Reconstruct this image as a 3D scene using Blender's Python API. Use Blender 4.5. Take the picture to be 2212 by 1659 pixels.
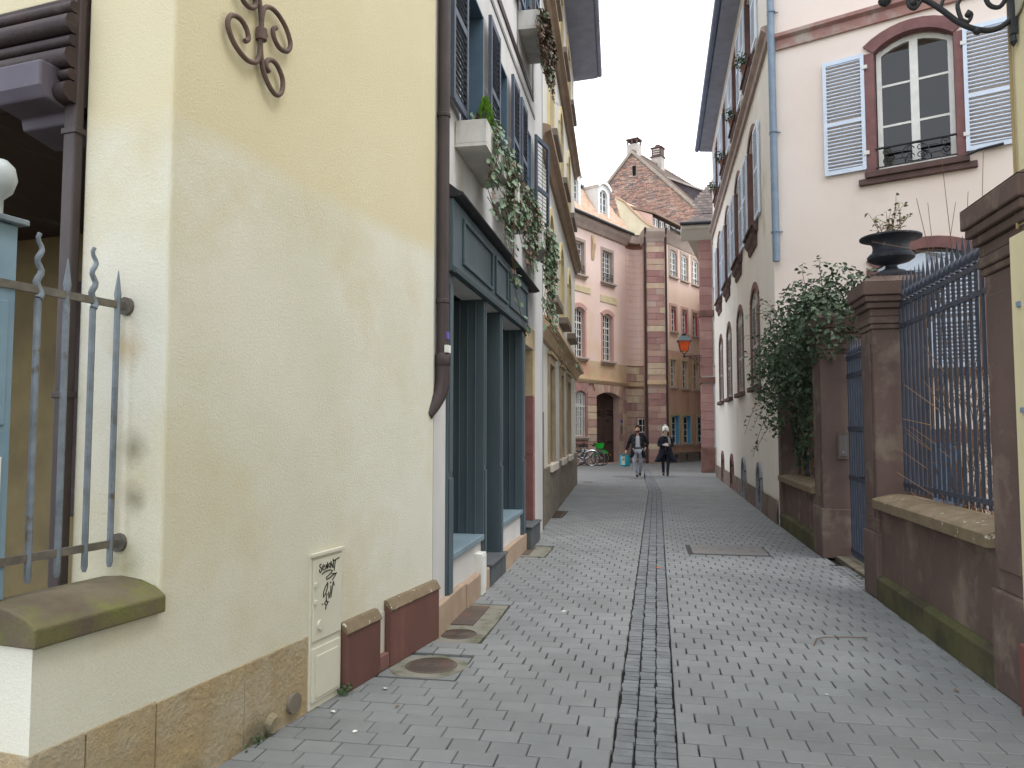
import bpy, bmesh, math, random
from mathutils import Vector, Matrix
R = math.radians
random.seed(7)
for o in list(bpy.data.objects): bpy.data.objects.remove(o)
SC = bpy.context.scene
COL = SC.collection
# ---------------------------------------------------------------- camera
cam = bpy.data.cameras.new('camera'); camo = bpy.data.objects.new('camera', cam); COL.objects.link(camo)
cam.sensor_width = 36.0; cam.lens = 36.0 * 1650 / 2212; cam.clip_start = 0.05; cam.clip_end = 2000
camo.location = (0, 0, 1.6); camo.rotation_euler = (R(90 + 3.486), 0, R(10.085))
SC.camera = camo
SC.render.resolution_x = 1024; SC.render.resolution_y = 768
# ---------------------------------------------------------------- overcast sky
W = bpy.data.worlds.new('World'); SC.world = W; W.use_nodes = True
wn = W.node_tree.nodes; wl = W.node_tree.links; wn.clear()
sky = wn.new('ShaderNodeTexSky'); sky.sky_type = 'NISHITA'; sky.sun_disc = False
SUN_EL, SUN_AZ = R(64), R(100)
sky.sun_elevation = SUN_EL; sky.sun_rotation = SUN_AZ
cl = wn.new('ShaderNodeMix'); cl.data_type = 'RGBA'; cl.inputs[0].default_value = 0.9     # even cloud cover over the blue
cl.inputs[7].default_value = (7.25, 7.6, 8.05, 1)
bg = wn.new('ShaderNodeBackground'); bg.inputs[1].default_value = 0.15
wo = wn.new('ShaderNodeOutputWorld')
wl.new(sky.outputs[0], cl.inputs[6]); wl.new(cl.outputs[2], bg.inputs[0]); wl.new(bg.outputs[0], wo.inputs[0])
sl = bpy.data.lights.new('sun', 'SUN'); sl.energy = 0.8; sl.angle = R(25); sl.color = (1, 0.97, 0.92)
so = bpy.data.objects.new('sun', sl); COL.objects.link(so)
sd = Vector((math.sin(SUN_AZ) * math.cos(SUN_EL), math.cos(SUN_AZ) * math.cos(SUN_EL), math.sin(SUN_EL)))
so.rotation_euler = (-sd).to_track_quat('-Z', 'Y').to_euler()
SC.view_settings.view_transform = 'Standard'; SC.view_settings.look = 'None'
SC.view_settings.gamma = 1; SC.view_settings.use_curve_mapping = False
SC.view_settings.exposure = 1.18
# ---------------------------------------------------------------- materials
def lin(c):
    return tuple(((x / 255) / 12.92 if x <= 10 else ((x / 255 + 0.055) / 1.055) ** 2.4) for x in c) + (1,)
MATS = {}
def M(name, col, col2=None, rough=0.85, scale=3.0, bump=0.15, bscale=80.0, mix=(0.35, 0.65), spec=0.3, metal=0.0,
      rnd=0.0, stain=None, stain_t=(0.6, 0.72), stain_scale=2.0, stretch=(1, 1, 1), spots=(), fine=0.0, palette=None, bdist=0.01):
    """procedural surface: two tones mixed by noise, optional stain layer with its own shape, fine relief"""
    if name in MATS: return MATS[name]
    m = bpy.data.materials.new(name); m.use_nodes = True; MATS[name] = m
    n, l = m.node_tree.nodes, m.node_tree.links
    p = n['Principled BSDF']; p.inputs['Roughness'].default_value = rough; p.inputs['Metallic'].default_value = metal
    p.inputs['Specular IOR Level'].default_value = spec
    geo = n.new('ShaderNodeNewGeometry'); pos = geo.outputs['Position']
    mp = n.new('ShaderNodeMapping'); mp.inputs['Scale'].default_value = stretch; l.new(pos, mp.inputs[0]); sp = mp.outputs[0]
    def noise(sc, det=5, src=None, ro=0.6):
        t = n.new('ShaderNodeTexNoise'); t.inputs['Scale'].default_value = sc; t.inputs['Detail'].default_value = det
        t.inputs['Roughness'].default_value = ro; l.new(src or sp, t.inputs['Vector']); return t.outputs['Fac']
    def ramp(src, a, b):
        r = n.new('ShaderNodeMapRange'); r.inputs[1].default_value = a; r.inputs[2].default_value = b; l.new(src, r.inputs[0]); return r.outputs[0]
    def mixc(f, a, b, bt='MIX'):
        x = n.new('ShaderNodeMix'); x.data_type = 'RGBA'; x.blend_type = bt
        for s, v in ((0, f), (6, a), (7, b)):
            if hasattr(v, 'is_linked'): l.new(v, x.inputs[s])
            else: x.inputs[s].default_value = v
        return x.outputs[2]
    def rndv(seed):
        oi = n.new('ShaderNodeObjectInfo'); a = n.new('ShaderNodeMath'); a.operation = 'MULTIPLY_ADD'
        l.new(oi.outputs['Random'], a.inputs[0]); a.inputs[1].default_value = 7.31 + seed; l.new(geo.outputs['Random Per Island'], a.inputs[2])
        f = n.new('ShaderNodeMath'); f.operation = 'FRACT'; l.new(a.outputs[0], f.inputs[0]); return f.outputs[0]
    c = lin(col)
    if palette:
        cr = n.new('ShaderNodeValToRGB'); cr.color_ramp.interpolation = 'CONSTANT'
        e = cr.color_ramp.elements
        while len(e) < len(palette): e.new(0.5)
        for i, q in enumerate(palette): e[i].position = i / len(palette); e[i].color = lin(q)
        l.new(rndv(0), cr.inputs[0]); base = cr.outputs[0]
        base = mixc(ramp(noise(scale), *mix), base, mixc(0.5, base, lin(col)))
    else:
        base = mixc(ramp(noise(scale), *mix), c, lin(col2)) if col2 else mixc(0.0, c, c)
    if stain:
        base = mixc(ramp(noise(stain_scale, 7), *stain_t), base, lin(stain))
    for (ctr, rad, sc, amt) in spots:
        d = n.new('ShaderNodeVectorMath'); d.operation = 'DISTANCE'; l.new(pos, d.inputs[0]); d.inputs[1].default_value = ctr
        ad = n.new('ShaderNodeMath'); ad.operation = 'MULTIPLY_ADD'; l.new(noise(9.0, 4, pos), ad.inputs[0]); ad.inputs[1].default_value = rad * 1.1; l.new(d.outputs['Value'], ad.inputs[2])
        f = n.new('ShaderNodeMapRange'); f.inputs[1].default_value = rad * 1.5; f.inputs[2].default_value = rad * 0.6; f.inputs[4].default_value = amt
        l.new(ad.outputs[0], f.inputs[0]); base = mixc(f.outputs[0], base, lin(sc))
    if rnd:
        v = n.new('ShaderNodeMapRange'); v.inputs[3].default_value = 1 - rnd; v.inputs[4].default_value = 1 + rnd; l.new(rndv(1.7), v.inputs[0])
        h = n.new('ShaderNodeHueSaturation'); l.new(v.outputs[0], h.inputs['Value']); l.new(base, h.inputs['Color']); base = h.outputs[0]
    if fine:
        v = n.new('ShaderNodeMapRange'); v.inputs[1].default_value = 0.3; v.inputs[2].default_value = 0.7; v.inputs[3].default_value = 1 - fine; v.inputs[4].default_value = 1 + fine
        l.new(noise(bscale * 1.6, 3, pos), v.inputs[0])
        h = n.new('ShaderNodeHueSaturation'); l.new(v.outputs[0], h.inputs['Value']); l.new(base, h.inputs['Color']); base = h.outputs[0]
    l.new(base, p.inputs['Base Color'])
    if bump:
        b = n.new('ShaderNodeBump'); b.inputs['Strength'].default_value = bump; b.inputs['Distance'].default_value = bdist
        l.new(noise(bscale, 6, pos, 0.7), b.inputs['Height']); l.new(b.outputs[0], p.inputs['Normal'])
    return m
def glass(name, col, rough=0.04):
    if name in MATS: return MATS[name]
    m = M(name, col, rough=rough, bump=0.03, bscale=1.6, spec=0.5, bdist=0.05); return m
# ---------------------------------------------------------------- mesh helpers
class MB:
    """collects shapes in a thing's own frame: u along the front, n outwards, z up (sg flips n for fronts on the left)"""
    def __init__(s, sg=1): s.v = []; s.f = []; s.sg = sg
    def add(s, vs, fs):
        o = len(s.v); s.v += [(a, s.sg * b, c) for a, b, c in vs]; s.f += [tuple(i + o for i in f) for f in fs]; return s
    def box(s, u0, u1, n0, n1, z0, z1):
        return s.add([(u0, n0, z0), (u1, n0, z0), (u1, n1, z0), (u0, n1, z0), (u0, n0, z1), (u1, n0, z1), (u1, n1, z1), (u0, n1, z1)],
                     [(0, 3, 2, 1), (4, 5, 6, 7), (0, 1, 5, 4), (1, 2, 6, 5), (2, 3, 7, 6), (3, 0, 4, 7)])
    def extr(s, pa, pb):
        k = len(pa)
        return s.add(list(pa) + list(pb), [tuple(range(k - 1, -1, -1)), tuple(range(k, 2 * k))] + [(i, (i + 1) % k, k + (i + 1) % k, k + i) for i in range(k)])
    def prism(s, uz, n0, n1): return s.extr([(a, n0, b) for a, b in uz], [(a, n1, b) for a, b in uz])
    def hprism(s, un, z0, z1): return s.extr([(a, b, z0) for a, b in un], [(a, b, z1) for a, b in un])
    def prof(s, nz, u0, u1): return s.extr([(u0, a, b) for a, b in nz], [(u1, a, b) for a, b in nz])
    def quad(s, *p): return s.add(list(p), [tuple(range(len(p)))])
    def tube(s, pts, r, seg=8, closed=False, r2=None):
        P = [Vector(p) for p in pts]; k = len(P); vs = []
        for i, p in enumerate(P):
            a = P[(i - 1) % k] if (closed or i > 0) else P[i]; b = P[(i + 1) % k] if (closed or i < k - 1) else P[i]
            t = (b - a)
            if t.length < 1e-9: t = Vector((0, 0, 1))
            t.normalize()
            if i == 0: x = t.cross(Vector((0, 0, 1)) if abs(t.z) < 0.95 else Vector((1, 0, 0)))
            x = x - t * x.dot(t)
            if x.length < 1e-6: x = t.orthogonal()
            x.normalize(); y = t.cross(x)
            rr = r if r2 is None else r + (r2 - r) * i / max(1, k - 1)
            if isinstance(r, (list, tuple)): rr = r[i]
            for j in range(seg):
                an = 2 * math.pi * j / seg; vs.append(tuple(p + (x * math.cos(an) + y * math.sin(an)) * rr))
        fs = []
        for i in range(k if closed else k - 1):
            for j in range(seg):
                a, b = i * seg + j, i * seg + (j + 1) % seg; c, d = ((i + 1) % k) * seg + (j + 1) % seg, ((i + 1) % k) * seg + j
                fs.append((a, b, c, d))
        if not closed: fs += [tuple(range(seg - 1, -1, -1)), tuple(range((k - 1) * seg, k * seg))]
        return s.add(vs, fs)
    def lathe(s, rz, cx=0, cy=0, seg=20, sq=1.0):
        vs = []
        for r, z in rz:
            for j in range(seg):
                an = 2 * math.pi * j / seg; vs.append((cx + r * math.cos(an), cy + r * math.sin(an) * sq, z))
        k = len(rz); fs = []
        for i in range(k - 1):
            for j in range(seg): fs.append((i * seg + j, i * seg + (j + 1) % seg, (i + 1) * seg + (j + 1) % seg, (i + 1) * seg + j))
        fs += [tuple(range(seg - 1, -1, -1)), tuple(range((k - 1) * seg, k * seg))]
        return s.add(vs, fs)
    def wall(s, u0, u1, z0, z1, holes=(), n=0.0, depth=0.25, back=None):
        """front face with real openings (a, b, bottom, top, arch rise) and their reveals"""
        us = sorted({u0, u1} | {h[0] for h in holes} | {h[1] for h in holes}); zs = sorted({z0, z1} | {h[2] for h in holes} | {h[3] for h in holes})
        for i in range(len(us) - 1):
            for j in range(len(zs) - 1):
                cu, cz = (us[i] + us[i + 1]) / 2, (zs[j] + zs[j + 1]) / 2
                if any(h[0] < cu < h[1] and h[2] < cz < h[3] for h in holes): continue
                s.quad((us[i], n, zs[j]), (us[i + 1], n, zs[j]), (us[i + 1], n, zs[j + 1]), (us[i], n, zs[j + 1]))
        for h in holes:
            a, b, c, d = h[:4]; ar = h[4] if len(h) > 4 else 0; m = n - depth
            s.quad((a, n, c), (b, n, c), (b, m, c), (a, m, c)); s.quad((a, n, c), (a, m, c), (a, m, d), (a, n, d)); s.quad((b, n, c), (b, m, c), (b, m, d), (b, n, d))
            if ar:
                k = 8; arc = arch(a, b, d, ar, k)
                for i in range(k):
                    (x0, y0), (x1, y1) = arc[i], arc[i + 1]
                    s.quad((x0, n, y0), (x1, n, y1), (x1, m, y1), (x0, m, y0)); s.quad((x0, n, y0), (x1, n, y1), (x1, n, d), (x0, n, d))
            else: s.quad((a, n, d), (b, n, d), (b, m, d), (a, m, d))
        if back is not None:
            s.quad((u0, n, z0), (u0, n, z1), (u0, back, z1), (u0, back, z0)); s.quad((u1, n, z0), (u1, n, z1), (u1, back, z1), (u1, back, z0))
            s.quad((u0, n, z1), (u1, n, z1), (u1, back, z1), (u0, back, z1)); s.quad((u0, back, z0), (u1, back, z0), (u1, back, z1), (u0, back, z1))
        return s
    def mesh(s, name, mat, smooth=0, weld=True):
        me = bpy.data.meshes.new(name); bm = bmesh.new()
        vs = [bm.verts.new(v) for v in s.v]
        for f in s.f:
            try: bm.faces.new([vs[i] for i in f])
            except ValueError: pass
        if weld: bmesh.ops.recalc_face_normals(bm, faces=bm.faces)
        bm.to_mesh(me); bm.free()
        if smooth:
            me.polygons.foreach_set('use_smooth', [True] * len(me.polygons)); me.set_sharp_from_angle(angle=R(smooth))
        me.materials.append(mat); return me
    def out(s, name, mat, parent=None, smooth=0, bevel=0, kind=None, label=None, loc=None):
        o = bpy.data.objects.new(name, s.mesh(name, mat, smooth)); COL.objects.link(o); o.parent = parent
        if loc: o.location = loc
        if bevel:
            b = o.modifiers.new('edge', 'BEVEL'); b.width = bevel; b.segments = 2; b.limit_method = 'ANGLE'; b.angle_limit = R(40)
        if kind: o['kind'] = kind
        if label: o['label'] = label
        return o
def arch(a, b, top, rise, k=8):
    w = (b - a) / 2; rad = (w * w + rise * rise) / (2 * rise); cz = top - rad; an = math.asin(min(1, w / rad)); c = (a + b) / 2
    if rise > w: an = math.pi - an
    return [(c + rad * math.sin(-an + 2 * an * i / k), cz + rad * math.cos(-an + 2 * an * i / k)) for i in range(k + 1)]
def tag(o, label, cat, group=None):
    o['label'] = label; o['category'] = cat
    if group: o['group'] = group
    return o
def thing(name, label, cat, P, ang=None, group=None, rz=0.0):
    """an Empty at the thing's base; ang is the heading of its front measured from the street axis"""
    o = bpy.data.objects.new(name, None); COL.objects.link(o); o.empty_display_size = 0.2
    o.location = (P[0], P[1], P[2] if len(P) > 2 else 0); o.rotation_euler = (0, 0, R(90 - ang) if ang is not None else rz)
    return tag(o, label, cat, group)
UB = {}
def unit(mat):
    if mat.name not in UB: UB[mat.name] = MB().box(-.5, .5, -.5, .5, -.5, .5).mesh('block', mat)
    return UB[mat.name]
def blk(name, mat, parent, u0, u1, n0, n1, z0, z1, sg=1, rot=(0, 0, 0), kind=None):
    """one simple piece (slat, pane, bar) that shares its mesh with all alike pieces"""
    o = bpy.data.objects.new(name, unit(mat)); COL.objects.link(o); o.parent = parent
    o.location = ((u0 + u1) / 2, sg * (n0 + n1) / 2, (z0 + z1) / 2); o.scale = (u1 - u0, abs(n1 - n0), z1 - z0); o.rotation_euler = rot
    return o
def put(name, me, parent, loc, rot=(0, 0, 0), scale=(1, 1, 1)):
    o = bpy.data.objects.new(name, me); COL.objects.link(o); o.parent = parent; o.location = loc; o.rotation_euler = rot; o.scale = scale; return o
def copy_tree(src, parent=None):
    c = src.copy(); COL.objects.link(c); c.parent = parent
    for ch in src.children: copy_tree(ch, c)
    return c
def spiral(cx, cz, r0, r1, a0, turns, k=28):
    return [(cx + (r0 + (r1 - r0) * i / k) * math.cos(a0 + turns * 2 * math.pi * i / k), cz + (r0 + (r1 - r0) * i / k) * math.sin(a0 + turns * 2 * math.pi * i / k)) for i in range(k + 1)]
def window(parent, sg, u0, u1, z0, z1, n, cols, rows, fm, gm, rise=0.0, fw=0.05, mw=0.022, mid=True, name='window', transom=None):
    """window > frame mesh with its glazing bars, each pane a piece of its own"""
    b = MB(sg); d0, d1 = n - 0.05, n
    b.box(u0, u0 + fw, d0, d1, z0, z1).box(u1 - fw, u1, d0, d1, z0, z1).box(u0 + fw, u1 - fw, d0, d1, z0, z0 + fw)
    if rise:
        ar = arch(u0, u1, z1, rise); lo = z1 - rise - fw
        b.prism([(u0 + fw, lo)] + [(min(max(x, u0 + fw), u1 - fw), y - 0.002) for x, y in ar] + [(u1 - fw, lo)], d0, d1) if False else None
        pts = [(x, y) for x, y in ar]; inn = [(x, max(y - fw * 1.1, z1 - rise - fw * 1.1)) for x, y in ar]
        for i in range(len(pts) - 1): b.prism([pts[i], pts[i + 1], inn[i + 1], inn[i]], d0 + .001, d1 - .001)
        top = z1
    else: b.box(u0 + fw, u1 - fw, d0, d1, z1 - fw, z1)
    cw = (u1 - u0 - 2 * fw) / cols; rh = (z1 - z0 - 2 * fw) / rows
    for i in range(1, cols):
        w = fw * 0.8 if (mid and i * 2 == cols) else mw / 2
        x = u0 + fw + i * cw; b.box(x - w, x + w, d0 + .012, d1 + (.006 if w > mw else -.008), z0 + fw * .9, z1 - (fw * .9 if not rise else fw * .9 + (rise * (2 * (x - (u0 + u1) / 2) / (u1 - u0)) ** 2)))
    for j in range(1, rows):
        w = fw * 0.7 if (transom == j) else mw / 2
        y = z0 + fw + j * rh; b.box(u0 + fw * .9, u1 - fw * .9, d0 + .014, d1 - (.01 if w < .03 else -.004), y - w, y + w)
    o = b.out(name, fm, parent)
    for i in range(cols):
        for j in range(rows):
            tp = z0 + fw + (j + 1) * rh
            if rise and j == rows - 1:
                xm = max(abs(u0 + fw + i * cw - (u0 + u1) / 2), abs(u0 + fw + (i + 1) * cw - (u0 + u1) / 2)) / ((u1 - u0) / 2); tp = z1 - fw * .5 - rise * min(1, xm) ** 2
            t = random.uniform(-.004, .004)
            blk('pane', gm, o, u0 + fw + i * cw, u0 + fw + (i + 1) * cw, d0 + .02, d0 + .026, z0 + fw + j * rh, tp, sg, rot=(random.uniform(-.006, .006), 0, t))
    return o
def shutter(parent, sg, u0, u1, z0, z1, n, mat, slats=20, bars=(0.5,), arched=0, name='shutter', back=None, tilt=0.6, nohinge=False):
    """louvred shutter leaf: frame mesh with rails, every slat a piece of its own"""
    b = MB(sg); w = 0.055; t = 0.035
    b.box(u0, u0 + w, n, n + t, z0, z1).box(u1 - w, u1, n, n + t, z0, z1)
    zs = [z0] + [z0 + (z1 - z0) * q for q in bars] + [z1]
    for q, zz in enumerate(zs):
        a = zz if q == 0 else zz - w * (1.3 if q == len(zs) - 1 else .6); c = a + w * (1.3 if q in (0, len(zs) - 1) else 1.2)
        b.box(u0 + w, u1 - w, n + .002, n + t - .002, a, c)
    if arched:
        s0, s1 = (u0, u1) if arched > 0 else (u1, u0)
        b.prism([(u0, z1), (u1, z1), (s1, z1 + abs(arched)), ((s0 + s1) / 2, z1 + abs(arched) * .72)], n + .001, n + t - .001)
    o = b.out(name, mat, parent)
    for q in range(len(zs) - 1):
        a, c = zs[q] + w * 1.3, zs[q + 1] - w * 1.0; k = max(2, round(slats * (c - a) / (z1 - z0))); st = (c - a) / k
        for i in range(k):
            zc = a + (i + .5) * st
            blk('slat', mat, o, u0 + w * .95, u1 - w * .95, n + t / 2 - .021, n + t / 2 + .021, zc - .004, zc + .004, sg, rot=(sg * -tilt, 0, 0))
    return o
def leafmesh(pts, mat, name, parent, size, kind='stuff', jitter=1.0, lobed=False, droop=0.3):
    """many leaf-sized folded faces"""
    vs, fs = [], []
    for p, nrm in pts:
        s = size * random.uniform(.6, 1.25)
        d = Vector((random.uniform(-1, 1), random.uniform(-1, 1), random.uniform(-1, .5) - droop)).normalized()
        nn = (Vector(nrm) + Vector((random.uniform(-1, 1), random.uniform(-1, 1), random.uniform(-1, 1))) * .7 * jitter)
        if nn.length < 1e-6: nn = Vector((0, 0, 1))
        nn.normalize(); x = d.cross(nn)
        if x.length < 1e-3: x = Vector((1, 0, 0))
        x.normalize(); y = nn.cross(x).normalized(); o = len(vs); P = Vector(p)
        if lobed:
            q = [(0, 0, 0), (-.5, .1, .08), (-.28, .35, .02), (-.42, .68, .08), (0, 1.1, 0), (.42, .68, .08), (.28, .35, .02), (.5, .1, .08)]
        else:
            q = [(0, 0, 0), (-.3, .3, .1), (-.28, .62, .1), (0, 1.05, -.05), (.28, .62, .1), (.3, .3, .1)]
        for a, b_, c in q: vs.append(tuple(P + (x * a + y * b_ + nn * c) * s))
        m = len(q) // 2
        fs.append((o,) + tuple(o + i for i in range(1, m + 1))); fs.append((o,) + tuple(o + i for i in range(m, len(q))))
    me = bpy.data.meshes.new(name); me.from_pydata(vs, [], fs); me.materials.append(mat)
    ob = bpy.data.objects.new(name, me); COL.objects.link(ob); ob.parent = parent
    if kind: ob['kind'] = kind
    return ob
# ================================================================ materials of the place
def build_materials():
    g = globals()
    g['m_paver'] = M('paving stone grey', (131, 133, 133), (120, 122, 122), rough=.62, scale=1.3, bump=.5, bscale=240, rnd=.07, fine=.16, stain=(112, 114, 114), stain_t=(.60, .78), stain_scale=.9, bdist=.004)
    g['m_sett'] = M('channel sett', (124, 127, 129), (110, 113, 115), rough=.75, scale=6, bump=.6, bscale=60, rnd=.12, fine=.1, bdist=.008)
    g['m_joint'] = M('joint sand', (44, 43, 40), (34, 33, 31), rough=.95, bump=.5, bscale=120)
    g['m_iron'] = M('manhole iron', (104, 92, 84), (84, 76, 72), rough=.6, scale=8, bump=.4, bscale=150, metal=.3, stain=(128, 96, 78), stain_t=(.5, .7), stain_scale=4)
    g['m_conc'] = M('concrete patch', (138, 135, 124), (120, 117, 106), rough=.95, scale=5, bump=.8, bscale=90, stain=(96, 98, 74), stain_t=(.52, .66), stain_scale=5)
    g['m_black'] = M('black iron', (34, 35, 40), (46, 47, 52), rough=.55, scale=20, bump=.15, bscale=150, spec=.4)
    g['m_dark'] = M('dark interior', (24, 22, 21), rough=1, bump=0)
    g['m_redstone'] = M('brown red sandstone', (132, 98, 90), (112, 82, 76), rough=.9, scale=3, bump=.3, bscale=90, stain=(92, 78, 70), stain_t=(.52, .7), stain_scale=1.6, fine=.06)
    g['m_white'] = M('white paint', (226, 226, 222), (214, 214, 210), rough=.5, scale=8, bump=.05, bscale=100)
    g['m_glass'] = glass('window glass', (30, 33, 36))
    g['m_glass2'] = glass('pale window glass', (70, 76, 78), .06)
    g['m_steel'] = M('grey painted pipe', (128, 144, 160), (114, 130, 148), rough=.45, scale=5, bump=.08, bscale=60, spec=.4)
build_materials()
# ================================================================ ground
def xl(y):
    if y < 5.81: return -1.67 + (y - 5.81) * math.tan(R(9.1)) - .05
    if y < 12.0: return -1.72
    return -1.74 - (y - 12.6) * math.tan(R(2.2)) - .08
def xr(y): return 2.2 + max(0, y - 13.7) * .0122
def chan(y):
    c = -.035 + (y - 3.8) * .01126 if y < 20.67 else .155 - (y - 20.67) * .0258
    return c - .157, c + .157
gb = MB(); gb.box(-300, 300, -300, 300, -.6, -.045)
ground = gb.out('ground', m_joint); ground['kind'] = 'structure'
PITCH_X, PITCH_Y, Y_END = .205, .146, 24.2
# service covers set into the paving: (x0, x1, y0, y1)
CUTS = [(-1.80, -1.24, 4.88, 5.38), (-1.80, -1.26, 5.66, 7.02), (-1.80, -1.30, 9.72, 10.62), (-2.05, -1.58, 14.05, 15.3), (.50, 1.53, 10.30, 11.13), (2.12, 2.6, 7.95, 9.75)]
street = bpy.data.objects.new('street_paving', MB().box(-6.5, 3.2, -3.0, Y_END, -.044, -.03).mesh('street_paving', m_joint)); COL.objects.link(street); street['kind'] = 'structure'
def paver_mesh(w, d, j, ch=.005):
    """one stone: flat top with a worn edge, and sides"""
    def ring(a, z): return [(-w / 2 + a + j[0], -d / 2 + a, z), (w / 2 - a + j[1], -d / 2 + a, z), (w / 2 - a, d / 2 - a, z), (-w / 2 + a, d / 2 - a, z)]
    return ring(0, -.04) + ring(0, -ch) + ring(ch, 0), [(8, 9, 10, 11)] + [(4 + i, 4 + (i + 1) % 4, 8 + (i + 1) % 4, 8 + i) for i in range(4)] + [(i, (i + 1) % 4, 4 + (i + 1) % 4, 4 + i) for i in range(4)]
stones = []
row = 0; y = 1.2
while y < Y_END:
    a, b = chan(y)
    yc = y + PITCH_Y / 2
    for side, (x0, x1) in enumerate(((xl(yc) if y > 2.3 else -6, a - .002), (b + .002, xr(yc)))):
        off = ((row * 1.0 / 3 + .13 * side) % 1) * PITCH_X
        x = x0 - off
        if side == 0: x = a - .008 - math.ceil((a - x0) / PITCH_X) * PITCH_X - off
        while x < x1:
            q0, q1 = max(x, x0), min(x + PITCH_X, x1); x += PITCH_X
            if q1 - q0 < .035: continue
            cx = (q0 + q1) / 2
            hit = False
            for c in CUTS:
                if c[2] < yc < c[3] and q1 > c[0] and q0 < c[1]:
                    if q0 < c[0] - .03: q1 = c[0]
                    elif q1 > c[1] + .03: q0 = c[1]
                    else: hit = True
            if hit or q1 - q0 < .03: continue
            stones.append(((q0 + q1) / 2, yc, q1 - q0 - .009, PITCH_Y - .0095))
    y += PITCH_Y; row += 1
vis = [s for s in stones if s[1] > 3.0 and s[0] > -3]
vis.sort(key=lambda s: s[1])
near = vis[:300]; nearset = set(id(s) for s in near)
full = None; pmesh = {}
for s in near:
    key = (round(s[2], 2), 0)
    if key not in pmesh:
        v, f = paver_mesh(key[0] if abs(key[0] - s[2]) < .02 else s[2], s[3], (0, 0)); pmesh[key] = MB().add(v, f).mesh('paving_stone', m_paver)
    put('paving_stone', pmesh[key], street, (s[0], s[1], random.uniform(-.0025, .001)), (random.uniform(-.006, .006), random.uniform(-.006, .006), random.uniform(-.006, .006)))
rb = MB()
for s in stones:
    if id(s) in nearset: continue
    v, f = paver_mesh(s[2], s[3], (0, 0)); dz = random.uniform(-.0025, .001); tx, ty = random.uniform(-.008, .008), random.uniform(-.008, .008)
    rb.add([(s[0] + p[0], s[1] + p[1], p[2] + dz + p[0] * tx + p[1] * ty) for p in v], f)
rb.out('paving_stones_further_on', m_paver, street, kind='stuff')
# three rows of setts form the drain channel that bends at the far end
channel = bpy.data.objects.new('drain_channel', MB().box(-.5, .5, 1, 2, -.0445, -.0435).mesh('drain_channel', m_joint)); COL.objects.link(channel); channel['kind'] = 'structure'
setts = []
for col in range(3):
    y = 1.4
    while y < 32.0:
        d = random.uniform(.062, .092); a, b = chan(y + d / 2); w = (b - a) / 3
        setts.append((a + w * (col + .5) + random.uniform(-.004, .004), y + d / 2, w - random.uniform(.003, .008), d - random.uniform(.004, .008), col)); y += d
setts.sort(key=lambda s: s[1])
nv = [s for s in setts if s[1] > 3.2][:300]; ns = set(id(s) for s in nv); sm = []
for k in range(6):
    v, f = paver_mesh(1, 1, (random.uniform(-.05, .05), random.uniform(-.05, .05)), .035)
    v = [(p[0], p[1], p[2] if p[2] < -.03 else (p[2] * .15 + random.uniform(-.003, .002))) for p in v]; sm.append(MB().add(v, f).mesh('channel_sett', m_sett))
for s in nv: put('channel_sett', random.choice(sm), channel, (s[0], s[1], -.005 - (.006 if s[4] == 1 else 0)), (0, 0, random.uniform(-.03, .03)), (s[2], s[3], 1))
rb = MB()
for s in setts:
    if id(s) in ns: continue
    v, f = paver_mesh(s[2], s[3], (0, 0), .006); dz = random.uniform(-.008, -.002); rb.add([(s[0] + p[0], s[1] + p[1], p[2] + dz) for p in v], f)
rb.out('channel_setts_further_on', m_sett, channel, kind='stuff')
# beyond the last stones that can be told apart the paving goes on as a sheet
def far_paving():
    m = M('far paving', (131, 133, 133), (120, 122, 122), rough=.62, scale=1.3, bump=0, stain=(118, 116, 108), stain_t=(.62, .8), stain_scale=.9)
    n, l = m.node_tree.nodes, m.node_tree.links; p = n['Principled BSDF']; src = p.inputs['Base Color'].links[0].from_socket
    bt = n.new('ShaderNodeTexBrick'); geo = n.new('ShaderNodeNewGeometry'); l.new(geo.outputs['Position'], bt.inputs['Vector']); l.new(src, bt.inputs['Color1']); l.new(src, bt.inputs['Color2'])
    bt.inputs['Mortar'].default_value = lin((84, 82, 78)); bt.inputs['Scale'].default_value = 1; bt.inputs['Mortar Size'].default_value = .004; bt.inputs['Brick Width'].default_value = PITCH_X; bt.inputs['Row Height'].default_value = PITCH_Y; bt.offset = .33
    l.new(bt.outputs[0], p.inputs['Base Color']); return m
fp = MB()
for (x0, x1, y0, y1) in ((-40, -.16, Y_END, 32.05), (.38, 40, Y_END, 32.05), (-40, 40, 32.05, 90)): fp.quad((x0, y0, 0), (x1, y0, 0), (x1, y1, 0), (x0, y1, 0))
fp.quad((-.16, Y_END, -.001), (chan(Y_END)[0], Y_END, -.001), (chan(32)[0], 32.05, -.001), (-.16, 32.05, -.001)); fp.quad((chan(Y_END)[1], Y_END, -.001), (.38, Y_END, -.001), (.38, 32.05, -.001), (chan(32)[1], 32.05, -.001))
o = fp.out('square_paving', far_paving()); o['kind'] = 'structure'
yard = MB().box(-30, -2.3, -20, 3.2, -.03, .004).box(2.3, 12, 4.9, 14, -.03, .03).out('courtyard_ground', M('yard gravel', (120, 112, 98), (96, 90, 78), bump=.8, bscale=70, scale=6)); yard['kind'] = 'structure'
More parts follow.
